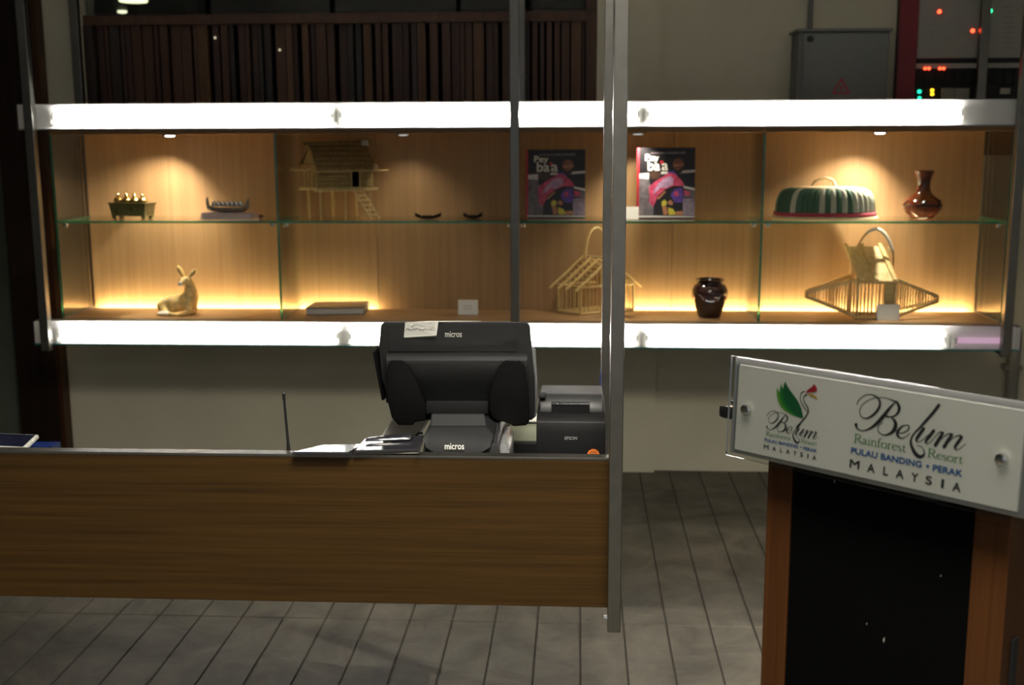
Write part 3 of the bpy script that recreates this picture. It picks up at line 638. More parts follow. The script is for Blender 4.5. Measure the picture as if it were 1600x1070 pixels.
BEL = [
 [(665,210,6),(620,235,12),(560,300,30),(490,390,42),(420,470,42),(350,530,30),(280,568,18),(220,580,12),(165,560,16),(142,520,30),(142,505,40)],
 [(148,253,8),(175,200,10),(230,150,10),(300,128,10),(370,142,14),(420,180,22),(440,230,26),(430,290,30),(390,350,30),(335,398,26),(280,425,18),(230,420,12),(195,385,10),(188,330,10),(210,270,8),(270,215,8),(350,178,8),(430,168,8),(520,175,8),(600,203,14),(655,235,28),(680,290,36),(670,345,30),(630,390,20),(570,408,12),(520,402,22)],
 [(570,408,8),(610,440,26),(635,490,40),(625,550,46),(590,600,36),(530,630,20),(475,632,12),(430,605,10),(413,560,10),(425,515,9),(475,475,7)],
 [(625,572,8),(690,610,10),(760,592,12),(800,552,16),(795,518,14),(760,512,10),(710,530,18),(668,580,30),(657,625,34),(680,663,22),(720,675,12),(770,650,8),(812,612,7)],
 [(985,555,34),(930,630,36),(895,690,30),(905,718,12),(950,710,8),(1010,660,8),(1060,620,8)],
 [(1110,580,34),(1050,660,34),(1010,715,26),(1030,742,10),(1075,720,8),(1140,640,8),(1185,598,12),(1222,606,24)],
 [(1225,608,28),(1180,680,36),(1130,762,38)],
 [(1150,740,8),(1230,660,8),(1290,622,12),(1335,626,24)],
 [(1340,630,28),(1290,700,36),(1240,782,38)],
 [(1260,760,8),(1340,680,8),(1410,642,12),(1455,650,24)],
 [(1460,660,30),(1410,730,34),(1375,785,28),(1390,815,12),(1430,805,8),(1508,745,6)]]
ELL = [(1175,262,34),(1100,360,34),(1020,450,32),(940,540,24),(870,610,18),(835,670,20),(825,730,28),(845,800,36),(885,870,44),(935,905,40),(980,890,28),(993,855,16),(980,810,10),(945,775,8),(900,768,6)]
# similarity large -> small logo
La, Lb_ = Vector(s2(1327.75, 730)), Vector(s2(1500, 767.5)); Sa, Sb = Vector(s2(1193.7, 700.6)), Vector(s2(1274.9, 717.6))
ks = (Sb-Sa).length/(Lb_-La).length
def small(u, v): return Sa.x+(u-La.x)*ks, Sa.y+(v-La.y)*ks
def c1s(x, y): return small(*c1(x, y))
# serif glyphs: strokes (x, y, w) in cap heights
T, K = .05, .13
GL = {
 'R': (.72, [[(.14,0,K),(.14,1,K)],[(.0,0,T),(.28,0,T)],[(.0,1,T),(.2,1,T)],[(.14,.98,T),(.42,.96,.08),(.56,.76,K),(.42,.53,.08),(.16,.5,T)],[(.34,.5,.09),(.52,.2,K),(.72,0,.08)]]),
 'a': (.46, [[(.06,.48,.08),(.2,.6,.06),(.32,.46,.11),(.33,.1,.11),(.45,.02,.05)],[(.33,.34,T),(.1,.24,.08),(.07,.08,.1),(.2,.01,.07),(.33,.12,T)]]),
 'i': (.27, [[(.13,0,.11),(.13,.6,.11)],[(.02,0,T),(.24,0,T)],[(.02,.58,T),(.13,.6,T)],[(.12,.84,.11),(.14,.86,.11)]]),
 'n': (.56, [[(.12,0,.11),(.12,.6,.11)],[(.0,0,T),(.23,0,T)],[(.0,.58,T),(.12,.6,T)],[(.13,.46,T),(.28,.6,.06),(.42,.5,.1),(.43,0,.11)],[(.32,0,T),(.54,0,T)]]),
 'f': (.32, [[(.13,0,.11),(.13,.75,.11),(.22,.98,.07),(.37,.94,.06)],[(.02,0,T),(.26,0,T)],[(.02,.58,T),(.3,.58,T)]]),
 'o': (.54, [[(.27,.6,T),(.1,.5,.1),(.06,.3,.12),(.1,.1,.1),(.27,0,T),(.44,.1,.1),(.48,.3,.12),(.44,.5,.1),(.27,.6,T)]]),
 'r': (.38, [[(.12,0,.11),(.12,.6,.11)],[(.0,0,T),(.25,0,T)],[(.0,.58,T),(.12,.6,T)],[(.13,.42,T),(.22,.58,.06),(.35,.56,.09)]]),
 'e': (.46, [[(.08,.36,T),(.4,.36,T),(.38,.54,.08),(.23,.6,T),(.09,.48,.1),(.06,.28,.12),(.12,.08,.1),(.27,.0,.06),(.42,.12,T)]]),
 's': (.38, [[(.33,.48,.05),(.2,.6,.05),(.07,.5,.09),(.13,.36,.1),(.3,.24,.1),(.32,.08,.09),(.18,0,.05),(.04,.12,.05)]]),
 't': (.36, [[(.14,.8,.05),(.14,.5,.11),(.14,.12,.11),(.22,.01,.07),(.35,.07,T)],[(.02,.58,T),(.33,.58,T)]])}
def stroke2(mb, pts, org, ux, cap, n):
    P = catmull(pts, 5); U = [org+ux*p[0]+Vector((0, -cap))*p[1] for p in P]; vs = []
    for i in range(len(U)):
        d = (U[min(i+1, len(U)-1)]-U[max(i-1, 0)]).normalized(); nr = Vector((-d.y, d.x))*P[i][2]*cap*.55
        for c in (U[i]-nr, U[i]+nr): vs.append(sg(c.x, c.y, n))
    mb.add(vs, [(2*i, 2*i+1, 2*i+3, 2*i+2) for i in range(len(U)-1)])
def serif(mb, txt, a, b, cap, n):
    tot = sum(GL[ch][0] for ch in txt); a, b = Vector(a), Vector(b); ux = (b-a)/tot; x = 0
    for ch in txt:
        adv, st = GL[ch]
        for s_ in st: stroke2(mb, [(q_[0]+x, q_[1], q_[2]) for q_ in s_], a, ux, cap, n)
        x += adv
H0 = .0003
def sans(mb, txt, a, b, cap, n, bold=.008):
    a, b = Vector(a), Vector(b); d = b-a
    put_text(mb, txt, sg(a.x, a.y, n), EX*d.x-EY*d.y, EY*cap, bold)
def capv(px, y0, y1): return abs(c1(px, y0)[1]-c1(px, y1)[1])
for fn, mp in ((c1, lambda u, v: (u, v)), (c1s, small)):
    big = fn is c1; k = 1 if big else ks
    wd = MB()
    for s_ in BEL: stroke(wd, s_, fn, H0)
    if big: stroke(wd, ELL, fn, H0)
    else: stroke(wd, ELL[2:], fn, H0)
    wd.build('script_lettering', 'ink', sn, label='large black script name' if big else 'small black script name below the bird')
    gw = MB()
    serif(gw, 'Rainforest', mp(*c1(112, 724)), mp(*c1(765, 850)), capv(150, 722, 612)*k, H0)
    serif(gw, 'Resort', mp(*c1(1030, 906)), mp(*c1(1475, 995)), capv(1070, 910, 800)*k, H0)
    gw.build('serif_lettering', 'green_ink', sn, label='green serif lettering')
    bw = MB(); bw_h = capv(110, 860, 787)*k
    sans(bw, 'PULAU BANDING', mp(*c1(80, 860)), mp(*c1(955, 1042)), bw_h, H0, .055)
    sans(bw, 'PERAK', mp(*c1(1098, 1080)), mp(*c1(1462, 1155)), bw_h, H0, .055)
    u, v = mp(*c1(1035, 1025)); r = .0024*k
    bw.add([sg(u+r*math.cos(i*.4488), v+r*math.sin(i*.4488), H0) for i in range(14)], [tuple(range(14))])
    bw.build('bold_lettering', 'blue_ink', sn, label='blue capital lettering')
    mw = MB(); mh = capv(120, 1045, 945)*k
    for chx, x0, x1, yb in (('M', 62, 178, 1048), ('A', 280, 370, 1098), ('L', 480, 534, 1135), ('A', 638, 730, 1172), ('Y', 830, 908, 1214), ('S', 1008, 1082, 1252), ('I', 1203, 1230, 1293), ('A', 1343, 1440, 1336)):
        a = mp(*c1(x0, yb-(x1-x0)*.11)); b = mp(*c1(x1, yb+(x1-x0)*.11)); sans(mw, chx, a, b, mh, H0, .035)
    mw.build('spaced_lettering', 'ink', sn, label='spaced black capitals')
def patch(pts, m, n, nm):
    P = catmull([(a, b) for a, b in pts], 4); mb = MB(); U = [c3(a, b) for a, b in P]
    mb.add([sg(u, v, n) for u, v in U], [tuple(range(len(U)))]); return mb.build(nm, m, sn)
patch([(262,115),(258,190),(275,280),(325,368),(425,436),(553,480),(470,400),(370,300),(300,190),(262,115)], 'leaf_light', .0003, 'leaf_emblem')
patch([(315,70),(296,140),(302,230),(345,335),(430,420),(558,481),(500,380),(400,250),(340,150),(315,70)], 'leaf_mid', .00045, 'leaf_emblem')
patch([(362,40),(340,100),(335,180),(362,280),(430,385),(563,482),(565,420),(545,345),(500,260),(430,165),(385,95),(362,40)], 'leaf_dark', .0006, 'leaf_emblem')
patch([(605,170),(640,135),(680,105),(698,78),(725,100),(740,135),(733,162),(700,176),(650,175),(612,180),(605,170)], 'red_ink', .0003, 'crest_emblem')
patch([(622,190),(670,190),(715,215),(745,258),(700,240),(650,215),(622,190)], 'gold_ink', .0003, 'beak_emblem')
nkm = MB()
stroke(nkm, [(590,162,11),(555,180,9),(538,230,7),(550,290,9),(590,360,9),(625,405,5)], c3, .00035)
stroke(nkm, [(612,203,18),(585,222,10),(577,255,8),(600,310,11),(628,360,14),(633,410,14),(600,470,15),(545,535,15),(495,590,16)], c3, .00035)
nkm.build('neck_emblem', 'ink', sn)
# ------------------------------------------------------------------ exhibits on the glass shelf
ZG = ZM+.0005
def on(px, y, z): return at(px, 400, y=y).x
def spot(px, py, z, ylim=(4.97, 5.25)):
    P = at(px, py, z=z); return P
# brass gong set
def gx(px, y, z):  # x on a given depth and height for photo column px
    lo = C0+Vector((0, 0, 0)); best = None
    a = at(px, 300, y=y); b = at(px, 500, y=y); t = (z-a.z)/(b.z-a.z); return a.x+(b.x-a.x)*t
MMU = 5.10*.984/F; 
bg = thing('brass_gong_set', 'small brass gong rack with four knobbed pots on the glass shelf', 'ornament', (gx(208, 5.08, ZG), 5.08, ZG), math.radians(-14))
L_, D_ = .170, .07
ch = MB(); ch.prism([(-L_/2, -D_/2, .013), (L_/2, -D_/2, .013), (L_/2, D_/2, .013), (-L_/2, D_/2, .013)], [(-L_/2-.008, -D_/2-.006, .066), (L_/2+.008, -D_/2-.006, .066), (L_/2+.008, D_/2+.006, .066), (-L_/2-.008, D_/2+.006, .066)]); ch.build('chest', 'brassdark', bg, local=True, bevel=.002)
MB().box((-L_/2-.012, -D_/2-.010, .066), (L_/2+.012, D_/2+.010, .072)).build('rim', 'brassdark', bg, local=True, bevel=.002)
for sx in (-1, 1):
    for sy in (-1, 1): MB().prism([(sx*(L_/2-.012)-.008, sy*(D_/2-.010)-.006, 0), (sx*(L_/2-.012)+.008, sy*(D_/2-.010)-.006, 0), (sx*(L_/2-.012)+.008, sy*(D_/2-.010)+.006, 0), (sx*(L_/2-.012)-.008, sy*(D_/2-.010)+.006, 0)], [(sx*(L_/2-.008)-.012, sy*(D_/2-.008)-.008, .015), (sx*(L_/2-.008)+.012, sy*(D_/2-.008)-.008, .015), (sx*(L_/2-.008)+.012, sy*(D_/2-.008)+.008, .015), (sx*(L_/2-.008)-.012, sy*(D_/2-.008)+.008, .015)]).build('foot', 'brassdark', bg, local=True)
for i in range(4): MB().lathe([(.012, .070), (.0195, .075), (.0205, .084), (.015, .092), (.006, .097), (.0065, .101), (.0075, .105), (.0035, .110), (.0018, .117)], (-.062+i*.0415, -.012, 0), 18).build('gong_pot', 'brass', bg, local=True, smooth=True)
# pewter boat
pbt = thing('pewter_boat', 'pewter model longboat with rowers on a pale pink wood base', 'model boat', (gx(357, 5.04, ZG), 5.04, ZG), math.radians(-4))
b0 = MB(); pts = [(-.115, -.035), (-.095, -.048), (.125, -.048), (.125, .048), (-.10, .048), (-.12, .03)]
b0.prism([(a, b, 0) for a, b in pts], [(a*.97, b*.94, .03) for a, b in pts]); b0.build('wood_base', 'pinkwood', pbt, local=True, bevel=.004, smooth=True)
hl = MB(); NS = 14; rings = []
for i in range(NS+1):
    s = i/NS*2-1; wv = .022*(1-abs(s)**2.5)+.002; zz = .030+.016*abs(s)**4; top = .052+.016*abs(s)**6; x = s*.096
    rings.append([(x, -wv, top), (x, -wv*.8, zz+.006), (x, 0, zz), (x, wv*.8, zz+.006), (x, wv, top)])
vs = [p for r in rings for p in r]; fs = [(i*5+k, i*5+k+1, (i+1)*5+k+1, (i+1)*5+k) for i in range(NS) for k in range(4)]
fs += [(i*5+4, i*5, (i+1)*5, (i+1)*5+4) for i in range(NS)]; fs += [(0, 1, 2, 3, 4), tuple(NS*5+k for k in (4, 3, 2, 1, 0))]
hl.add(vs, fs).build('hull', 'pewter', pbt, local=True, smooth=True)
for i in range(7): MB().lathe([(.009, .050), (.0105, .060), (.009, .068), (.005, .073), (.002, .075)], (-.062+i*.0205, -.004, .007), 12).build('rower', 'chrome', pbt, local=True, smooth=True)
MB().tube([(-.090, 0, .055), (-.094, 0, .080), (-.092, 0, .096)], [.008, .0065, .003], 8).build('prow_post', 'pewter', pbt, local=True)
MB().tube([(.084, 0, .055), (.092, 0, .078), (.096, 0, .092)], [.010, .008, .004], 8).build('stern_post', 'pewter', pbt, local=True)
mb_ = thing('maroon_block', 'small dark maroon carved piece behind the pewter boat', 'ornament', (gx(404, 5.14, ZG), 5.14, ZG))
MB().prism([(-.022, -.02, 0), (.022, -.02, 0), (.022, .02, 0), (-.022, .02, 0)], [(-.014, -.014, .016), (.018, -.014, .013), (.018, .014, .013), (-.014, .014, .016)]).build('block', 'maroon', mb_, local=True, bevel=.003)
# stilt house
hs = thing('stilt_house_model', 'bamboo model stilt house with thatched roof and ladder', 'model house', (gx(530, 5.12, ZG), 5.12, ZG), math.radians(32))
HL, HD, Z1, Z2 = .25, .19, .135, .225
for sx in (-1, 0, 1):
    for sy in (-1, 1): MB().tube([(sx*(HL/2-.012)+(.004 if sy > 0 else 0), sy*(HD/2-.012), 0), (sx*(HL/2-.012), sy*(HD/2-.012), Z2)], .006, 8).build('stilt', 'bamboo', hs, local=True, smooth=True)
MB().box((-HL/2-.012, -HD/2-.012, Z1-.006), (HL/2+.012, HD/2+.012, Z1+.004)).build('deck', 'bamboo', hs, local=True, bevel=.002)
for sy in (-1, 1): MB().tube([(-HL/2-.02, sy*(HD/2+.008), Z1-.006), (HL/2+.02, sy*(HD/2+.008), Z1-.006)], .006, 8).build('deck_beam', 'bamboo', hs, local=True)
for k in range(6):
    z = Z1+.004+k*.0145
    for a, b in ((-HL/2, .025), (.065, HL/2)): MB().box((a, -HD/2, z), (b, -HD/2+.006, z+.0130)).build('wall_board', 'reed', hs, local=True, bevel=.0015, seg=1)
    MB().box((-HL/2, HD/2-.006, z), (HL/2, HD/2, z+.013)).build('wall_board', 'reed', hs, local=True)
for k in range(4):
    y = -HD/2+k*HD/4; MB().box((-HL/2-.003, y+.002, Z1+.004), (-HL/2+.003, y+HD/4-.002, Z2)).build('gable_board', 'reed', hs, local=True)
    MB().box((HL/2-.003, y+.002, Z1+.004), (HL/2+.003, y+HD/4-.002, Z2)).build('gable_board', 'reed', hs, local=True)
MB().box((.025, -HD/2+.02, Z1+.004), (.065, -HD/2+.024, Z2-.012)).build('doorway', 'blackmatte', hs, local=True)
for xx in (.025, .065): MB().tube([(xx, -HD/2-.002, Z1), (xx, -HD/2-.002, Z2)], .004, 6).build('door_jamb', 'bamboo', hs, local=True)
ZR = .322
for sy in (-1, 1):
    for k in range(5):
        u0, u1 = k/5, (k+1)/5+.05
        def rp(u, lift): return (sy*(HD/2+.035)*(1-u), Z2-.012+(ZR-Z2+.012)*u+lift)
        (ya, za_), (yb, zb_) = rp(u0, .008), rp(min(u1, 1), .003)
        ln = HL/2+.016-.003*k
        MB().prism([(-ln, ya, za_), (ln, ya, za_), (ln, yb, zb_), (-ln, yb, zb_)], [(-ln, ya, za_-.010), (ln, ya, za_-.010), (ln, yb, zb_-.010), (-ln, yb, zb_-.010)]).build('thatch_layer', 'thatch', hs, local=True)
    MB().bar((-HL/2-.03, sy*(HD/2+.036), Z2-.016), (HL/2+.06, sy*(HD/2+.036), Z2-.014), .008, .005).build('eave_pole', 'bamboo', hs, local=True)
MB().prism([(-HL/2-.006, -HD/2, Z2), (-HL/2-.006, HD/2, Z2), (-HL/2-.006, 0, ZR-.012)], [(-HL/2+.0, -HD/2, Z2), (-HL/2, HD/2, Z2), (-HL/2, 0, ZR-.012)]).build('gable_end', 'reed', hs, local=True)
MB().prism([(HL/2+.006, -HD/2, Z2), (HL/2+.006, HD/2, Z2), (HL/2+.006, 0, ZR-.012)], [(HL/2, -HD/2, Z2), (HL/2, HD/2, Z2), (HL/2, 0, ZR-.012)]).build('gable_end', 'reed', hs, local=True)
MB().prism([(-HL/2-.01, -HD/2-.01, Z2+.006), (-HL/2-.01, HD/2+.02, Z2+.006), (-HL/2-.055, HD/2+.02, Z2-.014), (-HL/2-.055, -HD/2-.01, Z2-.014)], [(-HL/2-.01, -HD/2-.01, Z2+.011), (-HL/2-.01, HD/2+.02, Z2+.011), (-HL/2-.055, HD/2+.02, Z2-.008), (-HL/2-.055, -HD/2-.01, Z2-.008)]).build('gable_awning', 'bamboo', hs, local=True)
MB().tube([(-HL/2-.03, 0, ZR+.004), (HL/2+.03, 0, ZR+.004)], .008, 8).build('ridge_pole', 'thatch', hs, local=True)
MB().prism([(.105, -.03, ZR-.005), (.14, -.03, ZR-.005), (.145, .02, ZR+.004), (.11, .02, ZR+.004)], [(.11, -.02, ZR+.016), (.135, -.02, ZR+.022), (.14, .015, ZR+.02), (.115, .015, ZR+.018)]).build('ridge_tuft', 'page', hs, local=True)
l0, l1 = Vector((.045, -HD/2-.005, Z1)), Vector((.105, -HD/2-.07, .004))
for s in (-.02, .02): MB().tube([l0+Vector((s, 0, 0)), l1+Vector((s, 0, 0))], .0042, 6).build('ladder_rail', 'bamboo', hs, local=True)
for k in range(6):
    p = l0.lerp(l1, (k+.6)/6.4); MB().tube([p+Vector((-.026, -.002, 0)), p+Vector((.026, -.002, 0))], .0042, 6).build('ladder_rung', 'bamboo', hs, local=True)
MB().tube([(-.04, 0, Z1-.006), (-.012, .01, .062), (-.016, .01, .05)], .002, 5).build('hanging_stick', 'bamboo', hs, local=True)
# two little canoes
for px, y, L, lab in ((669, 5.08, .115, 'small dark carved canoe, longer one beside the stilt house'), (739, 5.10, .082, 'small dark carved canoe, shorter one near the middle post')):
    t = thing('carved_canoe', lab, 'ornament', (gx(px, y, ZG), y, ZG), math.radians(8), group='carved canoes on the glass shelf')
    m = MB(); rg = []; NS = 10
    for i in range(NS+1):
        s = i/NS*2-1; wv = .017*(1-abs(s)**2)+.0015; zz = .0+.012*abs(s)**3; top = .014+.014*abs(s)**3; x = s*L/2
        rg.append([(x, -wv, top), (x, -wv*.55, zz), (x, wv*.55, zz), (x, wv, top), (x, wv*.75, top), (x, 0, zz+.006), (x, -wv*.75, top)])
    n = 7; m.add([p for r in rg for p in r], [(i*n+k, i*n+(k+1) % n, (i+1)*n+(k+1) % n, (i+1)*n+k) for i in range(NS) for k in range(n)]+[tuple(range(n)), tuple(NS*n+k for k in range(n))])
    m.build('hull', 'darkwood', t, local=True, smooth=True)
    for s in (-.25, .2): MB().bar((s*L, -.013, .014), (s*L, .013, .014), .006, .003).build('thwart', 'bamboo', t, local=True)
# upright picture books
mat('bk_black', (.012, .011, .013), .3); mat('bk_white', (.62, .60, .58), .3); mat('bk_skin', (.20, .075, .035), .3); mat('bk_pink', (.50, .06, .13), .3, var=.35, vs=60)
mat('bk_pale', (.42, .27, .42), .3, var=.3, vs=70); mat('bk_purple', (.10, .05, .30), .3, var=.3, vs=50); mat('bk_yellow', (.55, .47, .05), .3); mat('bk_grey', (.14, .12, .135), .3, var=.4, vs=50)
mat('bk_red', (.40, .02, .03), .35); mat('bk_brown', (.07, .035, .025), .3); mat('bk_tan', (.40, .17, .08), .3); mat('bk_lilac', (.24, .19, .25), .3, var=.3, vs=60)
BKM = ['bk_black', 'bk_grey', 'bk_white', 'bk_brown', 'bk_skin', 'bk_pink', 'bk_pale', 'bk_purple', 'bk_yellow', 'bk_tan', 'bk_lilac', 'bk_red']
# crop coordinates of the cover: x 130..885, y 100..1000 -> 0..1
ART = [(1, [(130, 500), (270, 500), (330, 720), (340, 960), (130, 960)]), (2, [(130, 430), (270, 420), (270, 500), (130, 490)]), (2, [(430, 405), (530, 400), (520, 430), (430, 435)]),
 (1, [(290, 160), (750, 150), (750, 178), (290, 180)]),
 (3, [(280, 420), (340, 400), (410, 410), (430, 460), (380, 500), (310, 495), (270, 460)]),
 (2, [(665, 395), (885, 380), (885, 412), (670, 425)]), (2, [(735, 585), (885, 615), (885, 645), (735, 612)]),
 (10, [(720, 740), (885, 740), (885, 960), (720, 960)]), (1, [(760, 640), (885, 650), (885, 740), (740, 720)]),
 (0, [(500, 240), (560, 190), (680, 180), (750, 230), (765, 330), (700, 420), (600, 430), (520, 370)]),
 (4, [(585, 290), (620, 240), (680, 232), (720, 262), (738, 320), (700, 370), (650, 392), (600, 350)]),
 (9, [(590, 315), (720, 300), (735, 325), (600, 340)]),
 (7, [(520, 400), (600, 400), (650, 450), (600, 470), (520, 430)]),
 (0, [(430, 700), (640, 580), (720, 620), (730, 960), (330, 960), (350, 800)]),
 (7, [(560, 700), (620, 620), (720, 610), (735, 760), (700, 800), (610, 790)]), (5, [(610, 660), (660, 650), (670, 720), (600, 710)]),
 (5, [(270, 600), (350, 530), (450, 470), (540, 420), (610, 430), (690, 500), (750, 580), (700, 590), (620, 580), (500, 620), (400, 700), (330, 850), (280, 800)]),
 (6, [(390, 560), (470, 490), (560, 460), (600, 500), (590, 570), (500, 610), (420, 610), (340, 690), (330, 660)]),
 (5, [(740, 640), (820, 660), (815, 715), (740, 705)]),
 (9, [(380, 740), (480, 650), (500, 660), (400, 760)]),
 (8, [(440, 790), (480, 760), (515, 790), (505, 830), (450, 850)]), (9, [(450, 850), (505, 840), (530, 930), (510, 955), (470, 950)]),
 (9, [(525, 790), (560, 760), (600, 800), (580, 835), (530, 820)]), (8, [(530, 860), (600, 880), (640, 950), (540, 955)]), (9, [(630, 910), (720, 905), (735, 955), (640, 955)]),
 (2, [(130, 965), (885, 970), (885, 985), (130, 985)])]
for px0, px1, yb, lab in ((824, 914, 5.13, 'dark picture book in the dim bay beside the middle post'), (997, 1085, 5.10, 'dark picture book with bright glare beside a small white card')):
    xa, xb = gx(px0, yb, ZG), gx(px1, yb, ZG); Wb = xb-xa; Hb = .298 if px0 < 900 else .305
    t = thing('picture_book', lab, 'book', ((xa+xb)/2, yb, ZG), 0, group='upright picture books on the glass shelf')
    lean = .10; e1 = Vector((1, 0, 0)); e2 = Vector((0, lean, 1)).normalized(); nn = Vector((0, -1, lean)).normalized()
    def bkp(u, v, n=0): return e1*((u-.5)*Wb)+e2*(v*Hb)+nn*n
    def bprism(u0, v0, u1, v1, n0, n1): return MB().prism([bkp(u0, v0, n0), bkp(u1, v0, n0), bkp(u1, v1, n0), bkp(u0, v1, n0)], [bkp(u0, v0, n1), bkp(u1, v0, n1), bkp(u1, v1, n1), bkp(u0, v1, n1)])
    fc = bprism(0, .0, 1, 1, .0, .003).build('front_cover', 'bk_black', t, local=True)
    bprism(.02, .012, .985, .988, -.022, 0).build('page_block', 'page', t, local=True)
    bprism(0, 0, 1, 1, -.025, -.022).build('rear_cover', 'bk_black', t, local=True)
    bprism(-.028, 0, .012, 1, -.025, .0034).build('spine', 'bk_red', t, local=True)
    ar = MB()
    for j, (mi, poly) in enumerate(ART):
        P = [bkp((a-130)/755, 1-(b-100)/900, .0031+j*.00003) for a, b in poly]; ar.add(P, [tuple(range(len(P)))], mi)
    ar.build('cover_picture', BKM, fc, local=True)
    tx = MB()
    for s, x0, y0, x1, y1 in (('Pey', 220, 290, 400, 185), ('ba', 255, 390, 415, 265), ('a', 440, 385, 525, 300)):
        o = bkp((x0-130)/755, 1-(y0-100)/900, .0042); put_text(tx, s, o, bkp((x1-130)/755, 1-(y0-100)/900, .0042)-o, bkp((x0-130)/755, 1-(y1-100)/900, .0042)-o, .03)
    tx.build('title_lettering', 'paper', fc, local=True)
    c = bkp((438-130)/755, 1-(285-100)/900, .0042); rd = MB(); rd.add([c+e1*.008*math.cos(i*.5236)+e2*.008*math.sin(i*.5236) for i in range(12)], [tuple(range(12))]); rd.build('red_dot', 'bk_red', fc, local=True)
# cards
def card(px, y, z, w_, h_, lab, lines=True):
    t = thing('label_card', lab, 'card', (gx(px, y, z), y, z))
    MB().prism([(-w_/2, 0, 0), (w_/2, 0, 0), (w_/2, .014, h_), (-w_/2, .014, h_)], [(-w_/2, .002, 0), (w_/2, .002, 0), (w_/2, .016, h_), (-w_/2, .016, h_)]).build('front_leaf', 'paper', t, local=True)
    MB().prism([(-w_/2, .030, 0), (w_/2, .030, 0), (w_/2, .016, h_), (-w_/2, .016, h_)], [(-w_/2, .032, 0), (w_/2, .032, 0), (w_/2, .018, h_), (-w_/2, .018, h_)]).build('rear_leaf', 'paper', t, local=True)
    MB().box((-w_/2-.004, -.004, 0), (w_/2+.004, .034, .0012)).build('clear_base', 'acrylic', t, local=True)
    if lines:
        m = MB()
        for k, (zz, ww) in enumerate(((.58, .018), (.38, .018))):
            x = -ww
            while x < ww: m.box((x, zz*0+.014*zz-.0008, h_*zz), (x+.003, .014*zz-.0002, h_*zz+.003)); x += .0045
        m.build('printed_lines', 'inkgrey', t, local=True)
card(731, 5.08, ZB, .088, .066, 'white printed label card alone on the lower shelf in the dim bay')
card(1388, 4.985, ZB, .094, .068, 'blank white card in front of the winged bamboo trap', False)
card(985, 5.06, ZG, .07, .052, 'small white card against the glaring picture book', False)
# food cover
fc_ = thing('woven_food_cover', 'green and cream woven food cover with a red rim', 'basket', (gx(1288, 5.11, ZG), 5.11, ZG))
NR = 44; a0, b0 = .200, .120
def fcs(th):
    cx, sy = math.cos(th), math.sin(th); return a0*math.copysign(abs(cx)**.75, cx), b0*math.copysign(abs(sy)**.75, sy)
_p = [fcs(2*math.pi*i/1440) for i in range(1441)]; _l = [0]
for i in range(1440): _l.append(_l[-1]+math.hypot(_p[i+1][0]-_p[i][0], _p[i+1][1]-_p[i][1]))
def arcth(f):
    f = f % 1.0*_l[-1]
    k = next(i for i in range(1, 1441) if _l[i] >= f); return 2*math.pi*(k-1+(f-_l[k-1])/max(_l[k]-_l[k-1], 1e-9))/1440
def fcp(f, s, k=1.0):
    sq = 1-.30*s**2.4; x, y = fcs(arcth(f)); return Vector((x*sq*k, y*sq*k, .012+.120*math.sin(s*math.pi/2)**.9))
for i in range(NR):
    m = MB(); vs = []
    for j in range(9):
        s = j/8
        for k in range(5): vs.append(fcp((i+k/4)/NR, s, 1+.055*math.sin(k/4*math.pi)))
    m.add(vs, [(j*5+k, j*5+k+1, (j+1)*5+k+1, (j+1)*5+k) for j in range(8) for k in range(4)])
    xn = fcs(arcth((i+.5)/NR))[0]/a0
    gr = (i % 5 != 1) if xn < -.1 else ((i % 2 == 0) if xn < .6 else i % 6 == 0)
    m.build('woven_rib', 'weave_green' if gr else 'weave_pale', fc_, local=True, smooth=True)
top = [fcp(i/NR, 1) for i in range(NR)]; MB().prism(top, [p*.96+Vector((0, 0, .008)) for p in top]).build('crown', 'weave_straw', fc_, local=True)
for nm, m_, r_, z_, k_ in (('rim_band', 'weave_red', .0085, .022, 1.045), ('lower_rim', 'weave_straw', .007, .006, 1.09)):
    pts = [fcp(i/NR, 0, k_) for i in range(NR)]; pts = [Vector((p.x, p.y, z_)) for p in pts]; MB().tube(pts+pts[:1], r_, 8).build(nm, m_, fc_, local=True, smooth=True)
MB().tube(catmull([(-.055, 0, .138), (-.045, 0, .158), (-.01, 0, .172), (.025, 0, .165), (.042, 0, .138)], 5), .006, 8).build('handle', 'weave_straw', fc_, local=True, smooth=True)
# vases
vs_ = thing('brown_vase', 'glossy brown narrow necked ceramic vase on the glass shelf', 'vase', (gx(1440, 5.12, ZG), 5.12, ZG))
MB().lathe([(.047, 0), (.052, .004), (.052, .010), (.066, .022), (.080, .042), (.083, .058), (.074, .078), (.050, .096), (.033, .112), (.028, .132), (.028, .155), (.033, .178), (.041, .196), (.041, .204), (.036, .204), (.028, .185), (.024, .15)], (0, 0, 0), 36).build('vessel', 'glazebrown', vs_, local=True, smooth=True)
MB().lathe([(.0835, .055), (.0850, .058), (.0835, .061)], (0, 0, 0), 36).build('belly_band', 'glaze', vs_, local=True, smooth=True)
for i in range(6):
    a = i*1.047; MB().tube([(.08*math.cos(a), .08*math.sin(a), .05), (.083*math.cos(a+.2), .083*math.sin(a+.2), .062), (.074*math.cos(a+.4), .074*math.sin(a+.4), .08)], .004, 6).build('relief', 'glaze', vs_, local=True, smooth=True)
jr = thing('dark_jar', 'squat dark glazed ceramic jar with a flared lip on the lower shelf', 'jar', (gx(1108, 5.07, ZB), 5.07, ZB+.0005))
MB().lathe([(.047, 0), (.050, .004), (.058, .030), (.070, .070), (.0775, .100), (.077, .120), (.067, .138), (.056, .146), (.055, .152), (.062, .160), (.062, .166), (.055, .166), (.048, .150), (.05, .12)], (0, 0, 0), 40).build('vessel', 'glaze', jr, local=True, smooth=True)
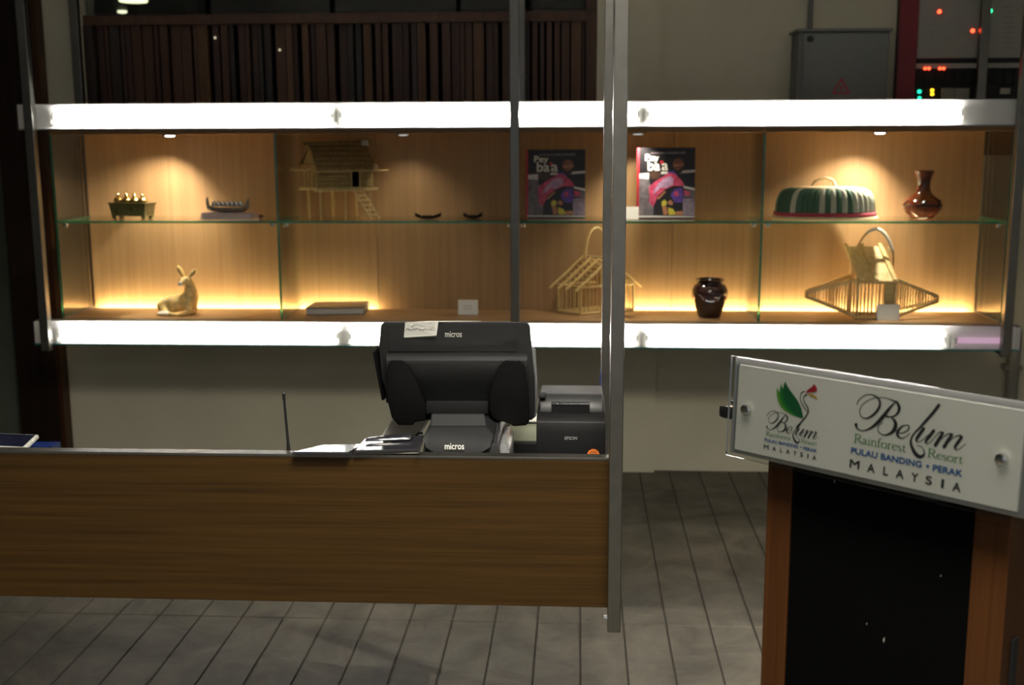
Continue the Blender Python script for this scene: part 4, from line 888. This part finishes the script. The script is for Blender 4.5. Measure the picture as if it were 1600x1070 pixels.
for i in range(9):
    a = i*.698; MB().tube([(.0765*math.cos(a), .0765*math.sin(a), .100), (.075*math.cos(a+.15), .075*math.sin(a+.15), .088), (.0715*math.cos(a+.05), .0715*math.sin(a+.05), .074)], .0035, 6).build('relief', 'glazebrown', jr, local=True, smooth=True)
# deer
dr = thing('deer_figurine', 'tan and white resting deer figurine with tall ears', 'figurine', (gx(282, 5.06, ZB), 5.06, ZB))
def skin(name, V, E_, parent, m, lv=2):
    me = bpy.data.meshes.new(name); me.from_pydata([v[:3] for v in V], E_, []); me.materials.append(M[m])
    o = bpy.data.objects.new(name, me); COL.objects.link(o); o.parent = parent
    o.modifiers.new('s', 'SKIN'); sv = me.skin_vertices[0].data
    for i, v in enumerate(V): r = v[3]; sv[i].radius = (r, r) if not isinstance(r, tuple) else r
    sv[0].use_root = True
    s = o.modifiers.new('d', 'SUBSURF'); s.levels = s.render_levels = lv
    for p in me.polygons: p.use_smooth = True
    o.modifiers['s'].use_smooth_shade = True
    dg = bpy.context.evaluated_depsgraph_get(); bpy.context.view_layer.update(); ev = o.evaluated_get(bpy.context.evaluated_depsgraph_get())
    m2 = bpy.data.meshes.new_from_object(ev); o.modifiers.clear(); o.data = m2
    zmin = min(v.co.z for v in m2.vertices)
    return o, zmin
V = [(-.075, 0, .045, .036), (-.03, 0, .052, .043), (.02, 0, .055, .042), (.050, -.004, .060, .040), (.058, -.008, .095, .032), (.056, -.012, .128, .026), (.050, -.018, .154, .023), (.040, -.032, .162, .022), (.030, -.050, .150, .015), (.026, -.060, .143, .0105),
     (-.094, 0, .040, .022), (-.104, 0, .05, .010),
     (-.066, -.034, .030, .026), (-.05, -.055, .014, .013), (-.01, -.066, .010, .009), (.018, -.070, .009, .007),
     (.046, -.030, .036, .020), (.058, -.050, .016, .012), (.030, -.064, .010, .008), (-.002, -.052, .009, .007),
     (.052, .025, .035, .018), (.068, .020, .012, .011), (.05, -.01, .010, .009)]
E2 = [(0, 1), (1, 2), (2, 3), (3, 4), (4, 5), (5, 6), (6, 7), (7, 8), (8, 9), (0, 10), (10, 11), (0, 12), (12, 13), (13, 14), (14, 15), (3, 16), (16, 17), (17, 18), (18, 19), (3, 20), (20, 21), (21, 22)]
bd, zm = skin('body', V, E2, dr, 'deer_tan'); bd.location.z = -zm+.0005
for s, tip in ((-1, (.006, -.020, .222)), (1, (.088, -.018, .206))):
    b_ = Vector((.044+s*.014, -.024, .172)); t_ = Vector(tip); mid = b_.lerp(t_, .55)
    pts = [b_, b_.lerp(t_, .3), mid, b_.lerp(t_, .8), t_]+([Vector((.094, -.026, .190))] if s > 0 else [])
    MB().tube(pts, [.008, .0105, .0115, .009, .004]+([.003] if s > 0 else []), 10).build('ear', 'deer_tan', dr, local=True, smooth=True)
MB().lathe([(.002, -.011), (.009, -.008), (.0115, 0), (.009, .008), (.002, .011)], (.028, -.059, .145), 12).build('muzzle', 'deer_white', dr, local=True, smooth=True)
for s in (-1, 1): MB().lathe([(.001, -.004), (.0035, 0), (.001, .004)], (.037+s*.014, -.050+s*.004, .163), 8).build('eye', 'ink', dr, local=True, smooth=True)
MB().lathe([(.001, -.003), (.004, 0), (.001, .003)], (.0255, -.0705, .146), 8).build('nose', 'ink', dr, local=True, smooth=True)
MB().lathe([(.002, .0), (.017, .004), (.020, .012), (.014, .020), (.002, .023)], (-.052, -.058, .002), 14, sx=1.6).build('haunch_patch', 'deer_white', dr, local=True, smooth=True)
for i in range(14):
    x = random.uniform(-.085, -.0); z = random.uniform(.05, .085); 
    MB().lathe([(.0005, -.0035), (.0035, 0), (.0005, .0035)], (x, -.030-.012*(1-((z-.05)/.045)**2), z), 8).build('fur_spot', 'deer_white', dr, local=True)
# big flat book
fb = thing('flat_book', 'large hardback book lying flat on the lower shelf', 'book', (gx(530, 5.05, ZB), 5.05, ZB))
q = [at(477, 492.5, z=ZB+.001), at(569, 491.5, z=ZB+.001), None, None]
dx = q[1]-q[0]; q[2] = q[1]+Vector((-.012, .19, 0)); q[3] = q[0]+Vector((-.012, .19, 0)); q[3].x = q[0].x+.002
def shr(Q, k): c = sum(Q, Vector())/4; return [c+(p-c)*k for p in Q]
up = Vector((0, 0, 1))
MB().prism(q, [p+up*.003 for p in q]).build('lower_cover', 'greyplastic', fb)
iq = shr(q, .97); MB().prism([p+up*.003 for p in iq], [p+up*.030 for p in iq]).build('page_block', 'page', fb)
tq = MB().prism([p+up*.030 for p in q], [p+up*.0335 for p in q]); wood('bookart', (.035, .035, .03), (.16, .15, .11), 'x', .4, 30, 12); tq.build('upper_cover', 'bookart', fb)
MB().prism([q[3], q[2], q[2]+up*.0335, q[3]+up*.0335], [p+Vector((0, .004, 0)) for p in (q[3], q[2], q[2]+up*.0335, q[3]+up*.0335)]).build('spine', 'greyplastic', fb)
# bamboo house cage
N0, N1, N2 = at(907, 491, z=ZB+.004), at(989, 484, z=ZB+.004), at(874, 486, z=ZB+.004)
cg = thing('bamboo_house_cage', 'house shaped bamboo cage with a tall hoop handle behind the steel post', 'cage', (N0+N1)/2)
ga = (N1-N0); ga.z = 0; gb = Vector((-ga.y, ga.x, 0)).normalized()
Lb2 = (N2-N0).length*1.0; gb = (N2-N0); gb.z = 0; Lb2 = gb.length; gb = gb.normalized()
if Lb2 < .14: Lb2 = .14
Wg = ga.length; ga = ga.normalized(); zb0 = ZB+.006; HW = .118; HR = .232
def cgp(u, v, z): p = N0+ga*(u*Wg)+gb*(v*Lb2); return Vector((p.x, p.y, zb0+z))
def rod(a, b, r, nm, par): return MB().tube([a, b], r, 6).build(nm, 'bamboo', par, smooth=True)
for u in (0, 1):
    for v in (0, 1): rod(cgp(u, v, 0), cgp(u, v, HW), .006, 'corner_post', cg)
for z, r in ((0, .006), (HW, .006)):
    for (a, b) in (((0, 0), (1, 0)), ((1, 0), (1, 1)), ((1, 1), (0, 1)), ((0, 1), (0, 0))): rod(cgp(*a, z), cgp(*b, z), r, 'rail', cg)
for k in range(1, 13):
    rod(cgp(k/13, 0, 0), cgp(k/13, 0, HW+(HR-HW)*(1-abs(k/13*2-1))*.97), .0022, 'bar', cg); rod(cgp(k/13, 1, 0), cgp(k/13, 1, HW+(HR-HW)*(1-abs(k/13*2-1))*.97), .0022, 'bar', cg)
for k in range(1, 9): rod(cgp(0, k/9, 0), cgp(0, k/9, HW), .0022, 'bar', cg); rod(cgp(1, k/9, 0), cgp(1, k/9, HW), .0022, 'bar', cg)
for v in (-.08, .36, .72, 1.08):
    for u in (-.12, 1.12): MB().bar(cgp(u, v, HW-.014), cgp(.5, v, HR+.004), .014, .006).build('rafter', 'bamboo', cg)
for k in range(1, 7):
    s = k/7
    for d in (0, 1): rod(cgp(s*.5 if d else 1-s*.5, 0, HW+(HR-HW)*s), cgp(s*.5 if d else 1-s*.5, 1, HW+(HR-HW)*s), .002, 'roof_bar', cg)
MB().bar(cgp(.5, -.1, HR+.008), cgp(.5, 1.1, HR+.008), .010, .008).build('ridge_bar', 'bamboo', cg)
for k in range(5): rod(cgp(0, .1+k*.2, .004), cgp(1, .1+k*.2, .004), .004, 'floor_bar', cg)
h0, h1 = cgp(.5, 1.0, HR+.006), cgp(.5, -.05, HR+.006); hm = (h0+h1)/2
e_ = (h1-h0)/2; e_ = ga*.058
MB().tube([hm-e_*math.cos(a)*1.0+Vector((0, 0, .135*math.sin(a)**.8)) for a in [math.pi*i/16 for i in range(17)]], .0045, 8).build('hoop_handle', 'bamboo', cg, smooth=True)
# winged bamboo trap
wy = 5.09
tp_ = thing('winged_bamboo_trap', 'bamboo trap with two tapering barred wings and a roofed middle', 'basket', (gx(1368, wy, ZB), wy, ZB))
def wv(px, py, y=wy): return at(px, py, y=y)
yF, yK = 5.02, 5.16
c00, c10 = wv(1339, 484, yF), wv(1397, 484, yF); zb1 = ZB+.005; zt1 = wv(1370, 441, yF).z
xL, xR = c00.x, c10.x
def wr_(a, b, r, nm): return MB().tube([a, b], r, 6).build(nm, 'bamboo', tp_, smooth=True)
for x in (xL, xR):
    for y in (yF, yK): wr_((x, y, zb1), (x, y, zt1+(0 if y == yF else .135)), .007, 'corner_post')
for z in (zb1, zt1): wr_((xL-.01, yF, z), (xR+.01, yF, z), .007, 'rail'); wr_((xL-.01, yK, z), (xR+.01, yK, z), .007, 'rail')
for k in range(1, 10):
    if k in (7,): continue
    x = xL+(xR-xL)*k/10; wr_((x, yF, zb1), (x, yF, zt1), .0028, 'bar'); wr_((x, yK, zb1), (x, yK, zt1+.13), .0028, 'bar')
bx('gate_board', (xL+.11, yF-.004, zb1+.03), (xR-.004, yF+.004, zt1), 'reed', tp_)
rt = Vector((-.035, yK-yF, .135))
for k in range(11):
    s = (k+.3)/11; o_ = rt*s+Vector((0, 0, .002)); MB().bar(Vector((xL-.004, yF-.008, zt1+.006))+o_, Vector((xR+.008, yF-.008, zt1+.006))+o_, .0175, .004, up=(0, -.7, .7)).build('roof_slat', 'bamboo', tp_)
for x in (xL+.004, xL+.075, xR-.006): MB().bar(Vector((x, yF-.014, zt1+.012)), Vector((x, yF-.014, zt1+.012))+rt*1.05, .016, .006).build('rafter', 'bamboo', tp_)
for s in (-1, 1):
    xb_ = xL if s < 0 else xR
    tipz = wv(1262 if s < 0 else 1466, 460 if s < 0 else 467, wy).z; tip = Vector((gx(1262 if s < 0 else 1466, wy, 1.0), wy, tipz))
    for y in (yF, yK):
        ta, ba = Vector((xb_, y, zt1+.012)), Vector((xb_, y, zb1+.004)); tt_, bt_ = tip+Vector((0, (y-wy)*.15, .012)), tip+Vector((0, (y-wy)*.15, -.010))
        MB().bar(ta, tt_, .010, .014).build('wing_beam', 'bamboo', tp_); MB().bar(ba, bt_, .010, .012).build('wing_beam', 'bamboo', tp_)
        for k in range(1, 16):
            f_ = k/16.5; wr_(ba.lerp(bt_, f_), ta.lerp(tt_, f_), .0026, 'wing_bar')
    MB().bar(tip+Vector((0, -.014, 0)), tip+Vector((0, .014, 0)), .012, .03).build('wing_tip', 'bamboo', tp_)
ha, hb_ = Vector((xL-.012, wy, zt1+.02)), Vector((xR+.004, wy, zt1+.06)); arc = catmull([tuple(ha), (xL-.002, wy, zt1+.12), (xL+.03, wy, zt1+.19), (xL+.075, wy, zt1+.222), (xL+.12, wy, zt1+.20), (xR-.002, wy, zt1+.13), tuple(hb_)], 6)
hd = MB().tube(arc, .0045, 8).build('hoop_handle', 'bamboo', tp_, smooth=True)
MB().tube([Vector(p) for p in arc[14:31]], .0075, 8).build('grip_wrap', 'deer_white', hd, smooth=True)
